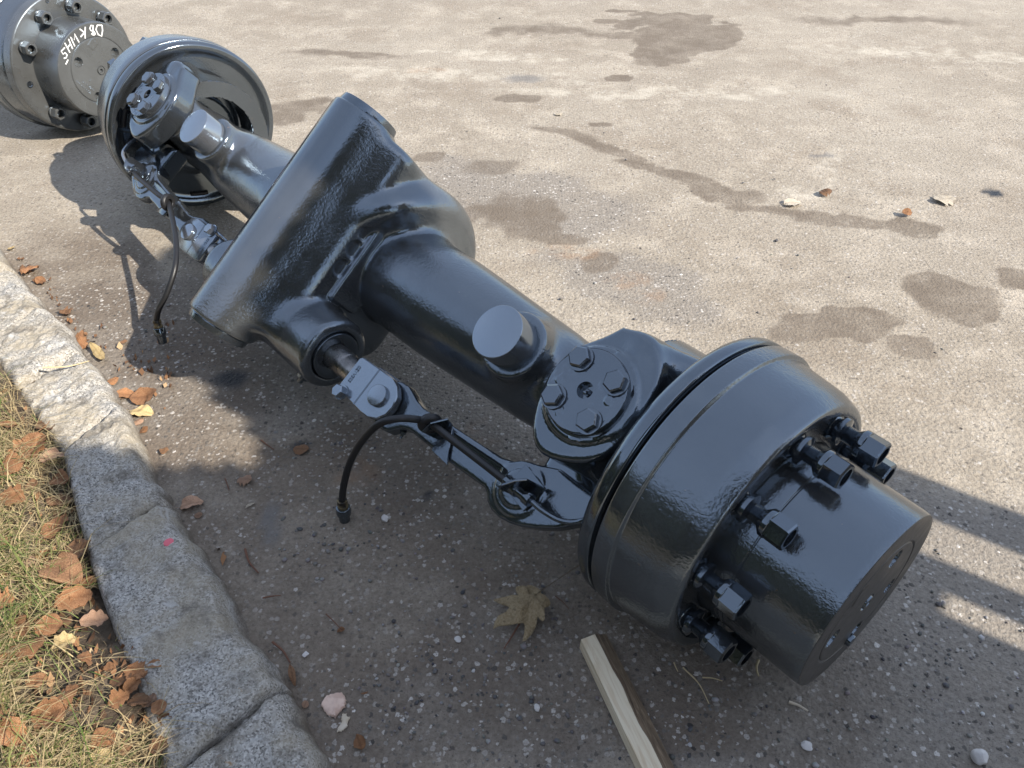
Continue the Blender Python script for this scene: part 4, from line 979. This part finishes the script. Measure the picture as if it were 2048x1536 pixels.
stick(652, 1228, 684, 1260, .0009, TWIG, 'thin reddish stalk on the dirt left of the maple leaf', 'stalk', 'stalk', 11)
stick(1040, 1245, 1008, 1297, .0014, TWIG, 'curved stalk trailing from the maple leaf', 'stalk', 'stalk', 12)
stick(1110, 1192, 1138, 1218, .0007, TWIG, 'fine dark stalk right of the maple leaf', 'stalk', 'stalk', 13)
stick(336, 1518, 346, 1492, .0035, WSTONE, 'white paper stub on the soil beside the lowest kerb stone', 'paper_stub', 'litter', 14, h=.05)
stick(85, 735, 178, 722, .0016, STRAW, 'long dry grass stem lying across the sunlit kerb', 'dry_stem', 'stem', 15, h=.068)

# ---- loose gravel (stuff)
def gravel():
    base = []; bm = bmesh.new(); bmesh.ops.create_icosphere(bm, subdivisions=1, radius=1)
    bv = np.array([v.co[:] for v in bm.verts]); bf = np.array([[v.index for v in f.verts] for f in bm.faces]); bm.free()
    V = []; F = []; tint = []; n = 0
    zones = [(700, 1100, 260, 110, 240), (1500, 1480, 520, 110, 330), (560, 1400, 200, 200, 200), (900, 1400, 300, 140, 380), (320, 700, 130, 110, 260), (700, 850, 220, 90, 300), (1900, 1300, 160, 160, 200), (1000, 1150, 500, 260, 500), (1300, 400, 700, 350, 260), (640, 1075, 60, 40, 40)]
    for cx, cy, sx, sy, k in zones:
        for _ in range(k):
            px, py = RNG.normal(cx, sx * .5), RNG.normal(cy, sy * .5)
            if RNG.uniform() < .6: continue
            if not (-20 < px < 2070 and 10 < py < 1560): continue
            x, y, _ = G(px, py)
            if inside(x, y) > -.19: continue
            r = RNG.gamma(1.8, .00075) + .0008; r = min(r, .0055)
            a = RNG.uniform(0, 2 * pi); c, s = cos(a), sin(a); q = bv * np.array([1, RNG.uniform(.6, 1), RNG.uniform(.35, .6)]) * (1 + .25 * RNG.uniform(-1, 1, (len(bv), 1)))
            q = np.stack([q[:, 0] * c - q[:, 1] * s, q[:, 0] * s + q[:, 1] * c, q[:, 2]], 1) * r + np.array([x, y, r * .12])
            V.append(q); F.append(bf + n); n += len(bv); tint += [RNG.beta(1.5, 2.9)] * len(bv)
    m = fast_mesh('loose_gravel', np.concatenate(V), np.concatenate(F), False)
    at = m.attributes.new('tint', 'FLOAT', 'POINT'); at.data.foreach_set('value', np.array(tint, np.float32)); return m
obj('loose_gravel', gravel(), GRAV, None, None, 'small grey and white pebbles loose on the yard', 'gravel', None, 'stuff')

# ---- grass (stuff)
def grass():
    N = 60000; px, py = RNG.uniform(-160, 400, N), RNG.uniform(600, 1640, N)
    fx, fy = (px - 1024) / FPX, (py - 768) / FPX; dz = -sin(PITCH) - cos(PITCH) * fy; tt = (.05 - CAMH) / dz
    x, y = fx * tt, (cos(PITCH) - sin(PITCH) * fy) * tt
    EA = np.array(EC); k_ = RNG.integers(0, len(EA), 16000); o_ = RNG.uniform(0, 1, 16000) ** .8 * 1.3
    x = np.concatenate([x, EA[k_, 0] - .79 * o_ + RNG.normal(0, .03, 16000)]); y = np.concatenate([y, EA[k_, 1] - .62 * o_ + RNG.normal(0, .03, 16000)]); N = len(x)
    d = np.array([inside(a, b) for a, b in zip(x, y)]); p = np.where(d < .06, .30 + d * 6, 1.0)
    for (c, r) in [(G(235, 1300, .05), .11), (G(215, 1080, .05), .02)]: p = np.where(np.hypot(x - c[0], y - c[1]) < r, p * .06, p)
    cl = vnoise(x * 14, y * 14, 41) + .5; green = vnoise(x * 9 + 50, y * 9, 42) + .5
    keep = np.where((d > .004) & (RNG.uniform(size=N) < p * (-.05 + 1.25 * cl)))[0][:36000]
    x, y, green = x[keep], y[keep], green[keep]; n = len(x)
    isg = RNG.uniform(size=n) < np.clip((green - .33) * 1.5, .06, .75)
    ln = RNG.gamma(3.2, .011, n) * np.where(isg, 1., 1.1); a = RNG.uniform(0, 2 * pi, n); lean = np.where(isg, RNG.uniform(.35, 1., n), RNG.uniform(.7, 1.45, n))
    wd = RNG.uniform(.0004, .0011, n) * np.where(isg, 1.25, 1.); z = np.array([vz(q, r) for q, r in zip(x, y)]) - .002; bend = RNG.uniform(.2, .8, n); yd = RNG.uniform(-.8, .8, n)
    V = np.zeros((n, 10, 3))
    for k in range(5):
        u = k / 4; th = lean * (u * .6 + .4) + bend * u * u; hh = ln * u; ww = wd * (1 - .85 * u)
        cx = x + np.cos(a + yd * u) * hh * np.sin(np.minimum(th, 1.6)); cy = y + np.sin(a + yd * u) * hh * np.sin(np.minimum(th, 1.6))
        cz = z + (np.maximum(.003, hh * np.cos(np.minimum(th, 1.5))) if k else 0) + .002
        V[:, 2 * k] = np.stack([cx - np.sin(a) * ww, cy + np.cos(a) * ww, cz], 1); V[:, 2 * k + 1] = np.stack([cx + np.sin(a) * ww, cy - np.cos(a) * ww, cz], 1)
    b0 = np.arange(n)[:, None] * 10
    F = np.concatenate([b0 + np.array([[2 * k, 2 * k + 1, 2 * k + 3, 2 * k + 2]]) for k in range(4)])
    V = V.reshape(-1, 3); tint = np.repeat(np.where(isg, RNG.uniform(.6, 1., n), RNG.uniform(0, .5, n)), 10)
    m = fast_mesh('grass', V, F, False)
    at = m.attributes.new('tint', 'FLOAT', 'POINT'); at.data.foreach_set('value', np.array(tint, np.float32)); return m
def litter():
    V = []; F = []; n = 0; N = 1500
    for _ in range(N):
        if RNG.uniform() < .72: px, py = RNG.uniform(-60, 350), RNG.uniform(640, 1600)
        else:
            k = RNG.uniform(0, 1); px, py = np.interp(k, [0, .25, .5, .75, 1], [40, 190, 330, 470, 610]) + RNG.normal(0, 9), np.interp(k, [0, .25, .5, .75, 1], [520, 705, 920, 1180, 1450]) + RNG.normal(0, 8)
        x, y, _ = G(px, py, .05 if px < 330 and RNG.uniform() < .99 else 0); di = inside(x, y)
        if -.19 < di < .003 : 
            x, y, _ = G(px, py, 0)
            if inside(x, y) > -.155: continue
            z = .002
        elif di <= -.19: z = .002
        else: z = vz(x, y) + .003
        r = RNG.gamma(2, .0022) + .0015; r = min(r, .012); a = RNG.normal(size=3) * [.5, .5, 1]; a /= np.linalg.norm(a) + 1e-9; u_ = np.cross(a, [1, .2, .1]); u_ /= np.linalg.norm(u_); w_ = np.cross(a, u_); c = np.array([x, y, z + r * .25])
        q = [c + u_ * r, c + w_ * r * RNG.uniform(.3, .8), c - u_ * r * RNG.uniform(.6, 1.2), c - w_ * r * RNG.uniform(.2, .7)]; q[2] = q[2] + a * r * RNG.uniform(-.4, .4)
        V += q; F.append((n, n + 1, n + 2, n + 3)); n += 4
    m = fast_mesh('leaf_litter', V, F, False); at = m.attributes.new('tint', 'FLOAT', 'POINT'); at.data.foreach_set('value', np.repeat(RNG.uniform(0, 1, n // 4), 4).astype(np.float32)); return m
t = NT('leaf_crumbs'); at = t.n('Attribute', attribute_name='tint')
CRUMB = t.fin(t.ramp(at.outputs['Fac'], (0., (.07, .042, .026)), (.5, (.20, .105, .055)), (.85, (.34, .18, .09)), (1., (.46, .34, .20))), .8, spec=.2)
obj('leaf_litter', litter(), CRUMB, None, None, 'crumbled brown leaf fragments on the verge and along the kerb', 'litter', None, 'stuff')
obj('grass', grass(), GRASS, None, None, 'sparse dry and green grass on the verge behind the kerb', 'grass', None, 'stuff')

# ================================================================== unseen boards added beside the camera, heights cut to shape the foreground shade
RK = bpy.data.objects.new('shade_rack', None); COL.objects.link(RK)
RK['label'] = 'rack of upright weathered boards added out of view to shape the foreground shade'; RK['category'] = 'rack'
cq, sq = -cos(SUN_AZ), sin(SUN_AZ); P0 = -1.4
def qp(q, p): return (q * sq - p * cq, q * cq + p * sq)     # across the light, along the light
RK.location = (*qp(.5, P0), 0)
def pend(q): return float(np.interp(q, [-.02, .06, .128, .197, .24, .30, .36, .40, .436, .535, .58, .62, .66, .70, .78, .80, .925], [.35, .45, .59, .80, .87, 1.06, 1.13, 1.06, .945, .80, .90, 1.10, 1.18, 1.25, 1.30, 1.46, 1.50]))
def shade_board(q0, q1, z0, z1, p=P0, name='shade_board'):
    a, b = qp(q0, p), qp(q1, p); dx, dy = cos(SUN_AZ) * .022, sin(SUN_AZ) * .022
    v = [(a[0], a[1], z0), (b[0], b[1], z0), (b[0] + dx, b[1] + dy, z0), (a[0] + dx, a[1] + dy, z0)]
    v += [(x, y, z1) for x, y, _ in v]; v = [(x - RK.location.x, y - RK.location.y, z) for x, y, z in v]
    m = mesh(name, v, [(0, 1, 2, 3), (7, 6, 5, 4), (0, 4, 5, 1), (1, 5, 6, 2), (2, 6, 7, 3), (3, 7, 4, 0)], 0)
    bm = bmesh.new(); bm.from_mesh(m); bmesh.ops.recalc_face_normals(bm, faces=bm.faces); bm.to_mesh(m); bm.free()
    obj(name, m, WBOARD, RK)
edges = [-.02, .03, .07, .11, .15, .18, .21, .24, .265, .29, .315, .345, .375, .40, .425, .45, .48, .51, .54, .565, .59, .615, .64, .68, .72, .76, .795, .83, .868, .922]
for q0, q1 in zip(edges[:-1], edges[1:]):
    h = (pend((q0 + q1) / 2) - P0) * tan(SUN_EL)
    z0 = (-.145 - P0) * tan(SUN_EL) if abs(q0 - .83) < .001 else 0
    shade_board(q0, q1 + .0005, z0, h)
shade_board(.995, 1.08, 0, (.45 - P0) * tan(SUN_EL), name='shade_post')

# ================================================================== hedge behind the verge (added outside the frame to give the paint dark reflections)
t = NT('hedge_leaf'); oi = t.n('Attribute', attribute_name='tint')
HLEAF = t.fin(t.ramp(oi.outputs['Fac'], (0., (.020, .032, .012)), (.6, (.045, .065, .022)), (1., (.09, .10, .035))), .6, spec=.3)
def hedge_mesh():
    N = 16000; c0 = np.array([-.62, -1.28]); u = np.array([.62, -.79]); nrm_ = np.array([.79, .62])
    s_ = RNG.uniform(-3.2, 3.8, N); h_ = 1.05 * RNG.uniform(0, 1, N) ** .9; w_ = .45 * (1 + .5 * vnoise(s_ * 1.7, h_ * 1.7, 61) * 2) * np.sqrt(np.clip(1.08 - (h_ / 1.2) ** 3, .05, 1))
    dep = RNG.uniform(-1, 1, N); dep = np.sign(dep) * np.abs(dep) ** .4 * w_
    h_ = h_ + .22 * vnoise(s_ * 1.3, s_ * 0, 62)
    C_ = np.stack([c0[0] + u[0] * s_ + nrm_[0] * dep, c0[1] + u[1] * s_ + nrm_[1] * dep, np.maximum(h_, .03)], 1)
    r = RNG.uniform(.035, .08, N)[:, None]
    a = RNG.normal(size=(N, 3)); a /= np.linalg.norm(a, axis=1)[:, None]; b = np.cross(a, RNG.normal(size=(N, 3))); b /= np.linalg.norm(b, axis=1)[:, None]
    V = np.stack([C_ - a * r, C_ + b * r * .5, C_ + a * r, C_ - b * r * .5], 1).reshape(-1, 3)
    m = fast_mesh('hedge_leaves', V, np.arange(4 * N).reshape(N, 4), False)
    at = m.attributes.new('tint', 'FLOAT', 'POINT'); at.data.foreach_set('value', np.repeat(RNG.uniform(0, 1, N), 4).astype(np.float32)); return m
HG = bpy.data.objects.new('reflection_hedge', None); COL.objects.link(HG); HG.location = (-.62, -1.28, 0)
HG['label'] = 'tall dense green hedge added out of view behind the grass verge'; HG['category'] = 'reflection_hedge'
obj('foliage', hedge_mesh(), HLEAF, HG, T(.62, 1.28, 0))
for k in range(9):
    q = -3.0 + .8 * k; p_ = (.62 * q, -.79 * q)
    obj('stem', tube('stem', [(p_[0], p_[1], -.02), (p_[0] + .03, p_[1], .3), (p_[0] - .05, p_[1] + .04, .6), (p_[0], p_[1] + .1, .85)], [.03, .025, .018, .008], 8), TWIG, HG)

# ================================================================== tree behind the photographer (unseen, put there so the housing mirrors something dark)
TR = bpy.data.objects.new('reflection_tree', None); COL.objects.link(TR); TR.location = (.85, -4.1, 0)
TR['label'] = 'round crowned broadleaf tree added behind the viewpoint to darken reflections'; TR['category'] = 'tree'
def crown_mesh():
    N = 11000; d = RNG.normal(size=(N, 3)); d /= np.linalg.norm(d, axis=1)[:, None]
    rad = RNG.uniform(.35, 1, N) ** .5 * (1 + .5 * vnoise(d[:, 0] * 2.2 + 9, d[:, 1] * 2.2, 71, d[:, 2] * 2.2 + 4))
    C_ = d * rad[:, None] * np.array([1.75, 1.75, 1.55]) + np.array([0, 0, 3.55])
    r = RNG.uniform(.06, .12, N)[:, None]
    a = RNG.normal(size=(N, 3)); a /= np.linalg.norm(a, axis=1)[:, None]; b = np.cross(a, RNG.normal(size=(N, 3))); b /= np.linalg.norm(b, axis=1)[:, None]
    V = np.stack([C_ - a * r, C_ + b * r * .6, C_ + a * r, C_ - b * r * .6], 1).reshape(-1, 3)
    m = fast_mesh('crown', V, np.arange(4 * N).reshape(N, 4), False)
    at = m.attributes.new('tint', 'FLOAT', 'POINT'); at.data.foreach_set('value', np.repeat(RNG.uniform(0, 1, N), 4).astype(np.float32)); return m
obj('crown', crown_mesh(), HLEAF, TR)
obj('trunk', tube('trunk', [(0, 0, -.05), (.03, 0, .8), (-.02, .05, 1.8), (.02, 0, 3.0), (0, 0, 4.2)], [.17, .13, .11, .07, .02], 12), TWIG, TR)
for k in range(5):
    a = k * 1.26; obj('limb', tube('limb', [(0, 0, 1.7 + .2 * k), (.45 * cos(a), .45 * sin(a), 2.4 + .2 * k), (1.0 * cos(a), 1.0 * sin(a), 3.0 + .2 * k)], [.06, .04, .015], 8), TWIG, TR)
